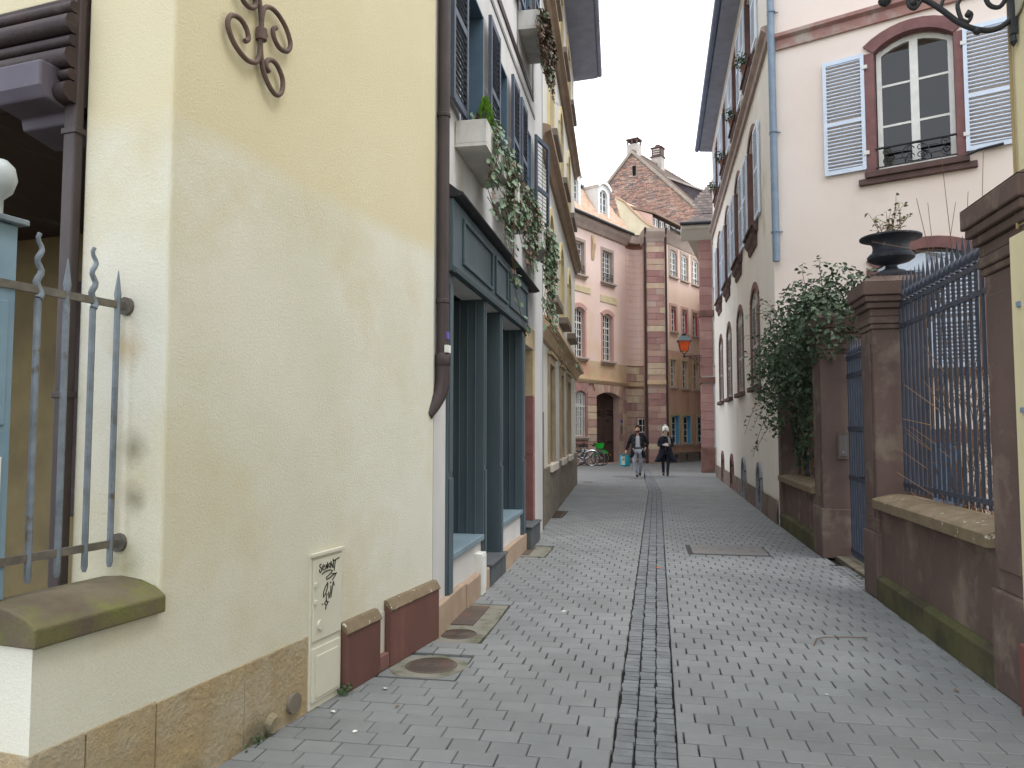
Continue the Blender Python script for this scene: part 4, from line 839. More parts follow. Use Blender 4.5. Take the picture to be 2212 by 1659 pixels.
for (x, y, r_) in ((2092, 38, .022), (2156, 8, .03), (1967, 10, .026), (1905, 2, .04), (2110, 66, .026)):
    q = bx(x, y); b.lathe([(.002, q[1] - r_), (r_ * .8, q[1] - r_ * .5), (r_, q[1]), (r_ * .8, q[1] + r_ * .5), (.002, q[1] + r_)], 0, q[0], 10)
b.tube([(0, bx(1905, 2)[0], bx(1905, 2)[1]), (0, bx(1905, 2)[0], 4.6)], .014, 8).tube([(0, .02, 4.62), (0, .7, 4.6)], .016, 8)
b.out('scrollwork', m_black, t, smooth=50)
MB().tube([(-.02, .003, 4.06), (-.02, .012, 4.06)], .1, 20).out('wall_plate', M('zinc disc', (170, 168, 150), bump=.1), t, smooth=40)
# ================================================================ the pink sandstone mansion closing the street
PPT, PA_ = (-1.795, 37.686), 27
m_pink = M('salmon plaster', (232, 208, 197), (227, 200, 188), rough=.92, scale=.9, bump=.12, bscale=60, stain=(226, 196, 172), stain_t=(.5, .7), stain_scale=.6)  # paled: the wash of distant haze is put into the colour
m_block = M('mixed sandstone block', (172, 136, 116), rough=.92, scale=2.2, mix=(.3, .7), bump=.35, bscale=40, fine=.05, palette=[(176, 144, 136), (190, 162, 148), (206, 187, 163), (164, 133, 128), (196, 174, 154), (210, 196, 168), (180, 150, 140), (184, 166, 153)])  # block tones softened and paled, standing in for haze
m_redb = M('red sandstone block', (150, 98, 92), rough=.92, scale=2.2, mix=(.3, .7), bump=.35, bscale=40, fine=.05, palette=[(166, 132, 127), (155, 121, 118), (175, 143, 136), (160, 126, 123), (170, 136, 131)])  # reds lifted to carry the far haze as well
m_beige = M('beige band stone', (206, 184, 152), (196, 168, 136), rough=.92, scale=1.5, bump=.2, bscale=40, stain=(206, 160, 140), stain_t=(.5, .65), stain_scale=1)
m_greyst = M('grey stone trim', (176, 160, 148), (160, 144, 134), rough=.9, scale=2, bump=.2, bscale=40)
m_tile = M('orange roof tile', (186, 152, 126), rough=.85, scale=2, bump=.2, bscale=30, palette=[(198, 170, 147), (188, 160, 138), (205, 178, 154), (180, 154, 136), (192, 164, 141)])
m_gtile = M('grey brown roof tile', (124, 108, 98), rough=.85, scale=2, bump=.2, bscale=30, palette=[(124, 108, 98), (108, 96, 90), (134, 116, 104), (98, 90, 86)])
m_door = M('carved brown oak', (72, 56, 50), (58, 46, 42), rough=.6, scale=6, bump=.3, bscale=40)
Pm = thing('pink_mansion', 'salmon pink mansion with sandstone quoins and mansard roof closing the street', 'mansion', PPT, PA_)
def pieces(lst, name, mat, parent, rest):
    """lst of (mesh builder args): the 300 largest become parts, the others one joined part"""
    b = MB(-1)
    for i, (u0, u1, n0, n1, z0, z1) in enumerate(lst):
        if i < 300: blk(name, mat, parent, u0, u1, n0, n1, z0, z1, -1)
        else: b.box(u0, u1, n0, n1, z0, z1)
    if b.v: b.out(rest, mat, parent, kind='stuff')
TM = {}
def tiles(parent, mat, u0, u1, n0, z0, n1, z1, pitch=.17, expo=.14, skip=None, name='roof_tile', frame=None, limit=300, clip=None):
    """scalloped tiles laid in rows up a slope that rises from (n0, z0) to (n1, z1)"""
    key = (mat.name, pitch, expo)
    if key not in TM:
        arc = [(-pitch * .48, expo * 1.25), (-pitch * .48, .03)] + [(-pitch * .48 + pitch * .96 * q / 4, .03 - .03 * math.sin(math.pi * q / 4)) for q in range(1, 4)] + [(pitch * .48, .03), (pitch * .48, expo * 1.25)]
        m = MB(); m.extr([(x, y, .0) for x, y in arc], [(x, y, .018) for x, y in arc]); TM[key] = m.mesh(name, mat)
    Ls = math.hypot(n1 - n0, z1 - z0); th = math.atan2(z1 - z0, -(n1 - n0)); rows = int(Ls / expo); cnt = 0; jb = MB()
    for r in range(rows):
        s = r * expo; n, z = n0 + (n1 - n0) * s / Ls, z0 + (z1 - z0) * s / Ls
        k = int((u1 - u0) / pitch)
        for i in range(k):
            u = u0 + (i + .5 + (r % 2) * .5) * pitch
            if clip and not clip(u, z): continue
            lift = .02
            if cnt < limit: put(name, TM[key], parent, (u, -n - math.sin(th) * lift, z + math.cos(th) * lift), (th - .06, 0, 0))
            else:
                for v in [0]:
                    me = TM[key]; c, s_ = math.cos(th - .06), math.sin(th - .06); o = len(jb.v)
                    jb.v += [(u + q.co.x, -n - math.sin(th) * lift + q.co.y * c - q.co.z * s_, z + math.cos(th) * lift + q.co.y * s_ + q.co.z * c) for q in me.vertices]; jb.f += [tuple(o + x for x in p.vertices) for p in me.polygons]
            cnt += 1
    if jb.v: jb.out(name + 's_further_up', mat, parent, kind='stuff')
# ---- left wing
w3 = [(-3.3, -2.42, 8.85, 10.42), (-.71, .26, 8.85, 10.42)]; w2 = [(-3.32, -2.4, 4.98, 7.32, .16), (-.73, .19, 4.98, 7.32, .16)]; w1 = [(-3.32, -2.37, 1.32, 3.45, .14)]; dr = (-1.38, .88, 0.02, 3.46, .22)
MB(-1).wall(-9, 1.62, 4.9, 11.3, w3 + [h for h in w2], depth=.28, back=-4).out('wall', m_pink, Pm)
MB(-1).wall(-9, 1.62, 4.05, 4.9, [], n=.002, back=-.3).out('beige_band', m_beige, Pm)
MB(-1).wall(-9, 1.62, 0, 4.05, w1 + [dr], n=-.02, depth=.45, back=-4).out('ground_wall', M('dusky stone wall', (182, 154, 143), (170, 142, 132), bump=.3), Pm)
for i, h in enumerate(w3 + w2 + w1):
    a, b, c, d = h[:4]; rise = h[4] if len(h) > 4 else 0
    q = .14; s = MB(-1); zt = d - rise
    s.box(a - q, a + .003, -.27, .03, c, zt).box(b - .003, b + q, -.27, .03, c, zt)
    if rise:
        oa, ia = arch(a - q - .06, b + q + .06, d + .2, rise + .06, 10), arch(a, b, d - .006, rise, 10)
        for j in range(10): s.prism([oa[j], oa[j + 1], ia[j + 1], ia[j]], -.05, .06)
    else: s.box(a - q, b + q, -.05, .03, d - .003, d + q)
    s.out('window_surround', [m_greyst, m_greyst, M('pink stone', (190, 152, 142), bump=.2), MATS['pink stone'] if 'pink stone' in MATS else m_greyst, m_redb][i], Pm)
    window(Pm, -1, a + .02, b - .02, c + .02, d - .02, -.14, 4, 6 if i < 2 else 7, m_white, m_glass2 if i < 2 else m_glass, rise=rise, fw=.05, mw=.03, transom=None if i < 2 else 5)
    MB(-1).box(a - .2, b + .2, -.05, .16, c - .09, c - .001).box(a - .15, b + .15, -.05, .1, c - .17, c - .091).out('window_sill', m_greyst, Pm, bevel=.01)
    if i < 2:
        g_ = MB(-1); g_.tube([(a, .04, c + .42), (b, .04, c + .42)], .014, 6)
        for k in range(9): g_.tube([(a + (b - a) * k / 8, .04, c + .02), (a + (b - a) * k / 8, .04, c + .42)], .007, 5)
        for k in range(4): g_.tube([(x, .05, z) for x, z in spiral(a + (b - a) * (k + .5) / 4, c + .2, .1, .02, 0, 1.2, 14)], .008, 5)
        g_.out('window_guard', m_black, Pm)
    if i == 4:
        for k in range(8): blk('grille_bar', m_white, Pm, a + .05 + k * (b - a - .1) / 7 - .012, a + .05 + k * (b - a - .1) / 7 + .012, -.04, -.016, c, d - .1, -1)
        blk('grille_rail', m_white, Pm, a - .05, b + .05, -.03, .0, c + 1.38, c + 1.42, -1)
for (a, b, z0, z1) in ((-3.3, -1.85, 8.05, 8.35), (-.95, .65, 7.85, 8.2)): MB(-1).box(a, b, 0, .03, z0, z1).out('relief_panel', M('cream relief', (214, 200, 164), (198, 182, 146), bump=.9, bscale=18, bdist=.03), Pm, bevel=.01)
MB(-1).prof([(0, 10.95), (.1, 10.7), (.14, 10.5), (.08, 10.2), (.05, 9.9), (0, 9.7)], -1.75, -1.5).out('carved_console', m_tan, Pm)
MB(-1).prof([(0, 3.83), (.05, 3.83), (.1, 3.93), (.12, 3.98), (.12, 4.05), (0, 4.07)], -9, 1.66).out('string_course', m_beige, Pm)
MB(-1).prof([(0, 11.05), (.1, 11.1), (.18, 11.25), (.3, 11.4), (.36, 11.55), (0, 11.6)], -9, 1.7).out('cornice', m_greyst, Pm)
MB(-1).tube([(-9, .42, 11.62), (1.75, .42, 11.62)], .08, 10).out('gutter', m_black, Pm, smooth=50)
# rusticated piers and voussoirs of the ground floor
for k in range(10):
    z0, z1 = k * .345 + .05, k * .345 + .37
    blk('rustic_block', m_block, Pm, -2.20, -1.40, -.02, .045, z0, z1, -1)
    if z0 > 3.0: continue
    blk('rustic_block', m_block, Pm, .90, 1.30, -.3, -.02, z0, z1 + .015, -1); blk('rustic_block', m_block, Pm, 1.30, 1.62, -.2, .02, z0, z1 + .015, -1)
for (a, b, zt, kk, m, rise) in ((-3.35, -2.34, 3.45, 6, m_redb, .14), (-1.42, .92, 3.46, 9, m_block, .22)):
    for j in range(kk):
        f0, f1 = j / kk, (j + 1) / kk; xa, xb = a + (b - a) * f0, a + (b - a) * f1; t0, t1 = (f0 - .5) * .5, (f1 - .5) * .5
        za, zb = zt - rise * (2 * f0 - 1) ** 2, zt - rise * (2 * f1 - 1) ** 2
        MB(-1).prism([(xa + .006, za), (xb - .006, zb), (xb + t1 - .006, 3.81), (xa + t0 + .006, 3.81)], -.1, .05).out('voussoir', m, Pm)
MB(-1).box(-3.4, -2.25, -.02, .08, .98, 1.12).out('apron_stone', m_redb, Pm, bevel=.01)
# carriage door
a, b = dr[0], dr[1]
for x0, x1 in ((a, (a + b) / 2 - .006), ((a + b) / 2 + .006, b)):
    lf = MB(-1).box(x0, x1, -.42, -.35, .02, 3.4).out('door_leaf', m_door, Pm, bevel=.008); c = (x0 + x1) / 2
    for (z0, z1) in ((.12, .85), (.95, 2.35), (2.6, 3.2)): MB(-1).box(x0 + .12, x1 - .12, -.35, -.33, z0, z1).out('door_panel', m_door, lf, bevel=.015)
    cv = MB(-1)
    for zz, w_ in ((2.42, .48), (2.5, .44), (2.62, .4)):
        ar = arch(c - w_, c + w_, zz, .12, 8); cv.tube([(x, -.33, z) for x, z in ar], .03, 6)
    cv.tube([(x, -.32, z) for x, z in spiral(c - .14, 2.1, .11, .02, 0, 1.2, 14)], .025, 5).tube([(x, -.32, z) for x, z in spiral(c + .14, 2.1, .11, .02, math.pi, -1.2, 14)], .025, 5)
    cv.tube([(c - .3, -.32, 1.05), (c - .1, -.31, 1.12), (c, -.31, 1.04), (c + .1, -.31, 1.12), (c + .3, -.32, 1.05)], .03, 6)
    cv.out('carving', m_door, lf, smooth=50)
MB(-1).box(a, b, -.44, .12, -.02, .015).out('threshold', m_greyst, Pm)
MB(-1).box(1.0, 1.2, -.02, -.005, 1.45, 1.85).out('intercom', M('steel plate', (110, 104, 100), rough=.4), Pm); MB(-1).box(1.02, 1.22, -.02, -.003, 2.0, 2.12).out('number_plate', M('blue enamel', (58, 86, 158), bump=0), Pm)
# ---- mansard and upper roof
MB(-1).prof([(.3, 11.65), (-.72, 13.45), (-3.2, 14.1), (-5, 11.65)], -9, .78).out('roof', m_tile, Pm)
tiles(Pm, m_tile, -3.6, 1.5, .3, 11.72, -.72, 13.4, clip=lambda u, z: u < 1.5 - (z - 11.72) * .46)
MB(-1).add([(.78, -.72, 13.45), (.78, .3, 11.65), (1.52, .3, 11.65), (.78, -1.5, 13.4), (1.52, -.6, 11.65)], [(0, 1, 2), (0, 2, 4, 3)]).out('roof_end', m_tile, Pm)
MB(-1).prof([(-.62, 13.42), (-.62, 13.56), (-.72, 13.6), (-.95, 13.52)], -9, .8).out('roof_kerb', m_black, Pm)
for k in range(2): MB(-1).tube([(-9, -.68, 13.66 + k * .12), (.75, -.68, 13.66 + k * .12)], .012, 5).out('snow_rail', m_greyst, Pm)
for k in range(26): blk('snow_rail_post', m_greyst, Pm, -3.4 + k * .16, -3.38 + k * .16, -.69, -.67, 13.58, 13.8, -1)
def dormer(c):
    wz0, wz1 = 11.95, 13.35
    MB(-1).wall(c - .55, c + .55, 11.7, 13.55, [(c - .36, c + .36, wz0, wz1, .25)], n=.12, depth=.2, back=-1.6).out('dormer', m_white, Pm); o = Pm.children[-1]
    oa, ia = arch(c - .68, c + .68, 13.78, .32, 10), arch(c - .58, c + .58, 13.62, .26, 10); s = MB(-1)
    for j in range(10): s.prism([oa[j], oa[j + 1], ia[j + 1], ia[j]], -1.5, .22)
    s.out('dormer_hood', m_white, o)
    s = MB(-1); s.prism(ia, -.2, .118); s.out('dormer_tympanum', m_white, o)
    window(o, -1, c - .35, c + .35, wz0 + .01, wz1 - .01, .03, 2, 4, m_white, m_glass2, rise=.24, fw=.05, mw=.03)
dormer(-.72); dormer(-3.4)
ch = MB(-1).box(-3.5, -2.85, -2.6, -1.9, 13.4, 14.75).out('chimney', m_white, Pm, bevel=.01); MB(-1).prof([(-1.75, 14.75), (-1.75, 14.8), (-2.25, 15.05), (-2.75, 14.8), (-2.75, 14.75)], -3.6, -2.75).out('chimney_roof', MATS['roof tile brown'], ch)
# ---- concave recess in rusticated salmon plaster, block courses below
def bez(t): 
    a, b, c = Vector((-1.06, 39.13)), Vector((-.55, 40.05)), Vector((.06, 39.3)); return a * (1 - t) ** 2 + b * 2 * t * (1 - t) + c * t * t
aP = R(90 - PA_)
def ploc(x, y): dx, dy = x - PPT[0], y - PPT[1]; return (dx * math.cos(aP) + dy * math.sin(aP), -(-dx * math.sin(aP) + dy * math.cos(aP)))   # world -> (u, n)
def course(z0, z1, t0, t1, off, mat, name):
    k = 6 if t1 - t0 > .5 else 2; P1 = []; P2 = []
    for i in range(k + 1):
        t = t0 + (t1 - t0) * i / k; p = bez(t); d = (bez(min(1, t + .02)) - bez(max(0, t - .02))).normalized(); nn = Vector((d.y, -d.x)); q = p + nn * off; r_ = p - nn * .35
        P1.append(ploc(q.x, q.y)); P2.append(ploc(r_.x, r_.y))
    MB(-1).hprism(P1 + P2[::-1], z0, z1).out(name, mat, Pm)
course(0, 11.2, 0, 1, -.03, M('recess joint', (150, 112, 100), bump=.1), 'recess_wall')
z = 4.9; 
while z < 10.9: course(z + .006, z + .296, 0, 1, .01, m_pink, 'plaster_course'); z += .302
z = .04; k = 0
while z < 4.5:
    f = .45 if k % 2 else .6
    if not 3.8 < z < 4.05:
        for t0, t1 in ((0, f), (f + .01, 1)): course(z + .008, z + .355, t0, t1, .015, m_block, 'rustic_block')
    z += .37; k += 1
course(3.85, 4.06, 0, 1, .09, m_beige, 'string_course'); course(11.2, 11.62, 0, 1, .28, m_greyst, 'cornice')
# ---- quoin pier
F = frame_of((0.02, 38.0), 80)
MB(-1).box(0.02, .86, -1.3, -.03, 0, 11.3).out('pier_core', m_block, F)
z = .06; k = 0; 
while z < 11.1:
    f = .45 if k % 2 else .62
    if not 3.78 < z < 4.05:
        for a, b in ((0, f - .004), (f + .004, .88)): blk('quoin', m_redb if (k * 7 % 10 < 4) else m_block, F, a, b, -.2, .0 if a == 0 else -.006, z + .01, z + .29, -1)
    z += .305; k += 1
MB(-1).box(-.04, .92, -.3, .08, 3.85, 4.06).out('string_course', m_beige, F, bevel=.01)
MB(-1).prof([(-1, 10.95), (.02, 10.95), (.06, 11.1), (.14, 11.25), (.22, 11.42), (.22, 11.6), (-1, 11.62)], -.15, 1.05).out('pier_cornice', m_greyst, F)
for x in (-.1, .93): MB(-1).tube([(x, .06, 0), (x, .06, 11.2), (x, .3, 11.6)], .055, 8).out('rain_pipe', m_pipe, F, smooth=50)
adopt(F, Pm)
# small barred window low in the recess, behind the walkers
F = frame_of((-.62, 39.42), 84)
window(F, -1, .1, .75, 1.5, 2.2, .1, 3, 2, m_white, m_glass, fw=.04, mw=.03); adopt(F, Pm)
# ---- right wing
F = frame_of((.87, 38.16), 27)
m_wing = M('faded pink plaster', (226, 200, 182), (218, 188, 170), rough=.92, scale=.8, bump=.12, stain=(208, 178, 156), stain_t=(.52, .7), stain_scale=.9, stretch=(1, 1, .3))
m_wing2 = M('tan pink plaster', (206, 168, 146), (194, 154, 134), rough=.92, scale=.8, bump=.15, stain=(178, 144, 126), stain_t=(.52, .7), stain_scale=1.4, stretch=(1, 1, .25))
r3 = [(.64, 1.44, 9.36, 10.72, .1), (1.97, 2.77, 9.36, 10.72, .1), (3.32, 4.12, 9.36, 10.72, .1)]; r2 = [(.66, 1.3, 6.57, 7.85, .1), (1.98, 2.62, 6.57, 7.85, .1), (3.28, 3.92, 6.57, 7.85, .1)]
r1 = [(.52, 1.18, 3.75, 5.15), (1.9, 2.56, 3.75, 5.15), (3.32, 3.98, 3.75, 5.15)]; r0 = [(.52, 1.48, .93, 2.35), (1.92, 2.9, .93, 2.35), (3.7, 4.66, .93, 2.35)]
MB(-1).wall(0, 7, 5.6, 11.2, r3 + r2, depth=.3, back=-.75).out('wall', m_wing, F); MB(-1).wall(0, 7, .5, 5.6, r1 + r0, depth=.3, back=-.75).out('lower_wall', m_wing2, F)
MB(-1).wall(0, 7, 0, .5, [(.9, 1.35, .1, .4), (2.15, 2.6, .1, .4), (3.8, 4.25, .1, .4)], n=.03, depth=.2, back=-.3).out('plinth', M('grey plinth', (136, 124, 112), (116, 106, 98), bump=.4, scale=4), F)
m_cyan = M('sky blue reveal paint', (92, 158, 196), (84, 148, 186), rough=.6, bump=.05)
for i, h in enumerate(r3 + r2 + r1 + r0):
    a, b, c, d = h[:4]; rise = h[4] if len(h) > 4 else 0; s = MB(-1); q = .13; m = m_greyst if i < 3 else (MATS['pink stone'] if i < 6 else m_ysand)
    s.box(a - q, a + .003, -.05, .03, c, d).box(b - .003, b + q, -.05, .03, c, d).box(a - q, b + q, -.05, .03, d - .003, d + q); s.out('window_surround', m, F)
    if i >= 9: MB(-1).box(b - .012, b - .0005, -.2, .0, c + .01, d - .01).box(a, b - .013, -.2, .0, d - .014, d - .001).out('blue_reveal', m_cyan, F)
    if 3 <= i < 6: MB(-1).box(b - .012, b - .0005, -.1, .0, c + .01, d - .15).out('red_reveal', M('crimson reveal', (168, 74, 82), bump=.05), F)
    window(F, -1, a + .01, b - .02, c + .01, d - .01, -.07 if i < 3 else (-.18 if i >= 9 else -.12), 2 if i >= 3 else 4, 4, m_white, m_glass, rise=rise, fw=.06, mw=.035)
    MB(-1).box(a - .14, b + .14, -.05, .1, c - .09, c - .001).out('window_sill', m_greyst if i != 7 else m_greyst, F, bevel=.01)
    if i < 3: MB(-1).tube([(a, .03, c + .22), (b, .03, c + .22)], .014, 6).out('guard_rail', m_black, F)
MB(-1).prof([(0, 10.9), (.06, 10.95), (.2, 11.2), (.3, 11.35), (.34, 11.5), (0, 11.55)], 0, 7).out('cornice', m_greyst, F); MB(-1).tube([(0, .4, 11.56), (7, .4, 11.56)], .075, 10).out('gutter', m_black, F, smooth=50)
MB(-1).prof([(.35, 11.58), (-1.2, 12.05), (-3.0, 13.3), (-3.4, 13.0), (-3.4, 11.6)], .9, 8).out('roof', m_tile, F)
# shed dormer
MB(-1).wall(1.2, 5.2, 11.9, 12.8, [(1.3 + k * .72, 1.3 + k * .72 + .52, 12.22, 12.7) for k in range(5)], n=-1.2, depth=.1, back=-2.6).out('dormer', m_brown, F)
for k in range(5): window(F, -1, 1.31 + k * .72, 1.81 + k * .72, 12.22, 12.69, -1.22, 2, 1, m_white, m_glass2, fw=.06)
MB(-1).prof([(-.95, 12.78), (-.95, 12.86), (-3.1, 13.75), (-3.1, 13.6)], 1.08, 5.4).out('dormer_roof', m_gtile, F); MB(-1).prof([(-1.19, 11.9), (-1.19, 12.79), (-3.0, 13.6), (-3.0, 12.9)], 1.14, 1.198).out('dormer_cheek', M('pale pink cheek', (206, 180, 170), bump=.1), F)
adopt(F, Pm)
F = frame_of((-1.12, 39.2), 85)
MB(-1).prism([(-.42, 13.62), (.02, 13.35), (.45, 12.85), (1.12, 12.2), (1.61, 11.93), (2.05, 11.66), (-.01, 11.62), (-.01, 11.95)], -.25, 0).out('cream_gable', M('cream gable plaster', (222, 212, 184), (212, 201, 172), bump=.15), F)
MB(-1).prism([(-.42, 13.72), (.04, 13.44), (.5, 12.94), (1.17, 12.28), (1.66, 12.0), (2.15, 11.72), (2.05, 11.665), (1.61, 11.935), (1.12, 12.205), (.45, 12.855), (.02, 13.355), (-.42, 13.625)], -.5, .06).out('verge_tiles', m_tile, F)
MB(-1).add([(-.42, -.1, 13.68), (.48, -.1, 12.92), (1.3, -.1, 12.15), (1.5, -3, 13.7), (.87, -3, 13.98), (-.35, -1.2, 13.85)], [(0, 1, 4, 5), (1, 2, 3, 4)]).out('valley_roof', m_tile, F)
adopt(F, Pm)
# ================================================================ tall old house with the ragged brick gable
GPT2, GA2 = (-.8, 47.0), 112
Bh = thing('brick_gable_house', 'tall old house with patchy brick gable and two chimneys above the rooftops', 'house', GPT2, GA2)
m_brick = M('old mixed brick', (150, 112, 96), rough=.95, scale=1.2, mix=(.4, .6), bump=.4, bscale=30, palette=[(192, 152, 136), (178, 138, 124), (142, 126, 120), (198, 162, 142), (128, 118, 115), (170, 146, 134), (182, 144, 128), (120, 113, 111), (154, 132, 124), (186, 164, 146)])  # brick palette lightened in place of haze over the rooftops
MB(-1).prism([(0, 18.8), (6.2, 12.4), (6.2, 5), (-6.2, 5), (-6.2, 12.4)], -.6, -.04).out('gable_wall', M('brick mortar', (150, 136, 124), (128, 114, 104), bump=.3), Bh)
bl = []; z = 12.6; r = 0
while z < 18.6:
    hw = (18.75 - z) / 1.03; u = -min(hw, 2.6) + (r % 2) * .12
    while u < min(hw, 5.2):
        wd = random.uniform(.16, .36)
        if u + wd < hw and not (-.06 < u + wd / 2 < .34 and 17.25 < z < 17.95): bl.append((u, u + wd - .02, -.1, random.uniform(-.035, .005), z, z + .062))
        u += wd
    z += .078; r += 1
random.shuffle(bl); pieces(bl, 'brick', m_brick, Bh, 'bricks_rest')
MB(-1).box(-.02, .28, -.05, .02, 17.25, 17.3).box(-.02, .0, -.05, .02, 17.3, 17.95).box(.26, .28, -.05, .02, 17.3, 17.95).out('slit_frame', m_greyst, Bh); MB(-1).box(0, .26, -.06, -.035, 17.3, 17.95).out('slit_window', m_dark, Bh)
for sgn in (-1, 1): MB(-1).prism([(0, 18.98), (sgn * 6.3, 12.5), (sgn * 6.3, 12.28), (0, 18.76)], -.3, .08).out('verge', M('verge mortar', (168, 156, 142), (146, 134, 122), bump=.5, bscale=30), Bh)
a_ = R(112); rd = Vector((math.sin(R(27.6)), math.cos(R(27.6))))
lx, ly = rd.x * math.sin(a_) + rd.y * math.cos(a_), -(rd.x * -math.cos(a_) + rd.y * math.sin(a_))   # ridge heading in (u, n)
Lr = 12
MB(-1).add([(0, 0, 18.9), (6.4, 0, 12.3), (6.4 + lx * Lr, ly * Lr, 12.3), (lx * Lr, ly * Lr, 18.9), (-6.4, 0, 12.3), (-6.4 + lx * Lr, ly * Lr, 12.3)], [(0, 1, 2, 3), (0, 3, 5, 4)]).out('roof', m_gtile, Bh)
rr = MB(-1)
for k in range(46):     # tile courses as raised steps down the visible slope
    f0 = k / 46; u = 6.4 * f0; z = 18.9 - 6.6 * f0
    rr.extr([(u + .0, 0, z + .0), (u + .14, 0, z - .144 + .06), (u + .14, 0, z - .144)], [(u + lx * Lr, ly * Lr, z), (u + .14 + lx * Lr, ly * Lr, z - .144 + .06), (u + .14 + lx * Lr, ly * Lr, z - .144)])
rr.out('tile_courses', m_gtile, Bh, kind='stuff')
rt = MB(-1)
for k in range(30): rt.tube([(lx * Lr * k / 30, ly * Lr * k / 30, 18.92), (lx * Lr * (k + .9) / 30, ly * Lr * (k + .9) / 30, 18.95)], .1, 8)
rt.out('ridge_tiles', m_gtile, Bh, kind='stuff')
m_chim = M('grey chimney render', (186, 176, 166), (168, 158, 150), bump=.3, scale=3)
c1 = MB(-1).box(-.5, .22, -1.0, -.35, 17.6, 19.5).out('chimney', m_chim, Bh, bevel=.02)
for (x, y) in ((-.48, -.98), (-.48, -.42), (-.2, -.98), (-.2, -.42), (.13, -.98), (.13, -.42)): MB(-1).box(x, x + .08, y, y + .08, 19.5, 19.78).out('chimney_leg', m_dst, c1)
MB(-1).box(-.55, .27, -1.05, -.3, 19.782, 19.85).out('chimney_slab', m_dst, c1); MB(-1).add([(-.55, -.3, 19.851), (.27, -.3, 19.851), (.27, -1.05, 19.851), (-.55, -1.05, 19.851), (-.14, -.67, 20.0)], [(0, 1, 4), (1, 2, 4), (2, 3, 4), (3, 0, 4)]).out('chimney_hat', m_dst, c1)
cu, cn = lx * 3.5, ly * 3.5
c2 = MB(-1).box(cu - .36, cu + .36, cn - .3, cn + .3, 17.8, 19.45).out('chimney', m_chim, Bh, bevel=.02)
MB(-1).box(cu - .42, cu + .42, cn - .36, cn + .36, 19.45, 19.53).box(cu - .34, cu + .34, cn - .28, cn + .28, 19.53, 20.05).box(cu - .4, cu + .4, cn - .34, cn + .34, 20.05, 20.13).out('chimney_head', m_dst, c2, bevel=.01)
for k in range(3): blk('chimney_louvre', m_chim, c2, cu - .22, cu + .22, cn + .28, cn + .33, 19.6 + k * .15, 19.68 + k * .15, -1)
MB(-1).lathe([(.2, 20.13), (.2, 20.28), (.12, 20.34), (.01, 20.36)], cu, cn, 12).out('chimney_pot', m_dst, c2)
MB(-1).tube([(lx * 1.6, ly * 1.6, 18.9), (lx * 1.6, ly * 1.6, 20.3)], .012, 5).tube([(lx * 1.6 - .25, ly * 1.6, 20.2), (lx * 1.6 + .05, ly * 1.6, 20.25)], .01, 5).out('aerial', m_steel, Bh)
# shed dormer on the far slope, its dark cheek turned to the street
du, dn = lx * 2, ly * 2
dm = MB(-1).extr([(du + .8, dn, 17.75), (du + 3.5, dn, 16.3), (du + 3.5, dn, 15.0)], [(du + .8 + lx * 3, dn + ly * 3, 17.75), (du + 3.5 + lx * 3, dn + ly * 3, 16.3), (du + 3.5 + lx * 3, dn + ly * 3, 15.0)]).out('dormer', M('violet slate cheek', (96, 88, 92), (82, 76, 82), bump=.3, bscale=30), Bh)
MB(-1).extr([(du + .6, dn + .2, 17.98), (du + 4.1, dn + .2, 16.1), (du + 4.1, dn + .2, 16.0), (du + .6, dn + .2, 17.84)], [(du + .6 + lx * 3.4, dn + ly * 3.4, 17.98), (du + 4.1 + lx * 3.4, dn + ly * 3.4, 16.1), (du + 4.1 + lx * 3.4, dn + ly * 3.4, 16.0), (du + .6 + lx * 3.4, dn + ly * 3.4, 17.84)]).out('dormer_roof', m_chim, dm)
for k in range(3):
    q = .35 + k * .55; MB(-1).extr([(du + 3.52 + lx * q, dn + ly * q, 15.15), (du + 3.56 + lx * q, dn + ly * q, 15.15), (du + 3.56 + lx * q, dn + ly * q, 16.1), (du + 3.52 + lx * q, dn + ly * q, 16.1)], [(du + 3.52 + lx * (q + .3), dn + ly * (q + .3), 15.15), (du + 3.56 + lx * (q + .3), dn + ly * (q + .3), 15.15), (du + 3.56 + lx * (q + .3), dn + ly * (q + .3), 16.1), (du + 3.52 + lx * (q + .3), dn + ly * (q + .3), 16.1)]).out('dormer_window', m_white, dm)
# ================================================================ house with red quoins at the end of the right side
QP = (2.03, 30.03)
Qh = thing('red_quoin_house', 'house corner of dark red sandstone quoins with scalloped tile roof, street end right', 'house', QP, 90)
MB(-1).hprism([(0.01, -.02), (6, -.02), (6, -14), (2.4, -14)], 0, 9.3).out('wall', M('white grey render', (206, 202, 196), (194, 190, 184), bump=.15), Qh)
z = .95; k = 0
MB(-1).box(-.03, .47, -.4, .05, 0, .94).out('quoin_base', m_redstone, Qh, bevel=.012)
while z < 9.0:
    h = .345
    if 5.95 < z + .17 < 6.25 or 3.35 < z + .17 < 3.62: z += .33; continue
    blk('quoin', m_redb, Qh, -.012, .44, -.35, random.uniform(.0, .02), z + .006, z + h - .006, -1); z += h; k += 1
for z0 in (5.98, 3.4): MB(-1).box(-.05, 4, -.4, .07, z0, z0 + .24).out('string_course', m_redstone, Qh, bevel=.012)
for (z0, z1) in ((7.1, 8.75), (4.1, 5.8)):
    MB(-1).box(.5, 1.3, -.2, .0, z0 - .1, z1 + .1).out('window_recess', m_greyst, Qh); shutter(Qh, -1, .48, .95, z0, z1, .02, m_white, slats=30, tilt=.7)
MB(-1).box(.49, .60, -.02, .04, .9, 3.4).out('door_frame', m_psh, Qh)
MB(-1).prof([(-.05, 8.95), (.05, 8.97), (.45, 9.25), (.62, 9.3), (.62, 9.42), (-.05, 9.45)], -.7, 6).out('eaves', M('pale eaves', (196, 190, 180), bump=.1), Qh)
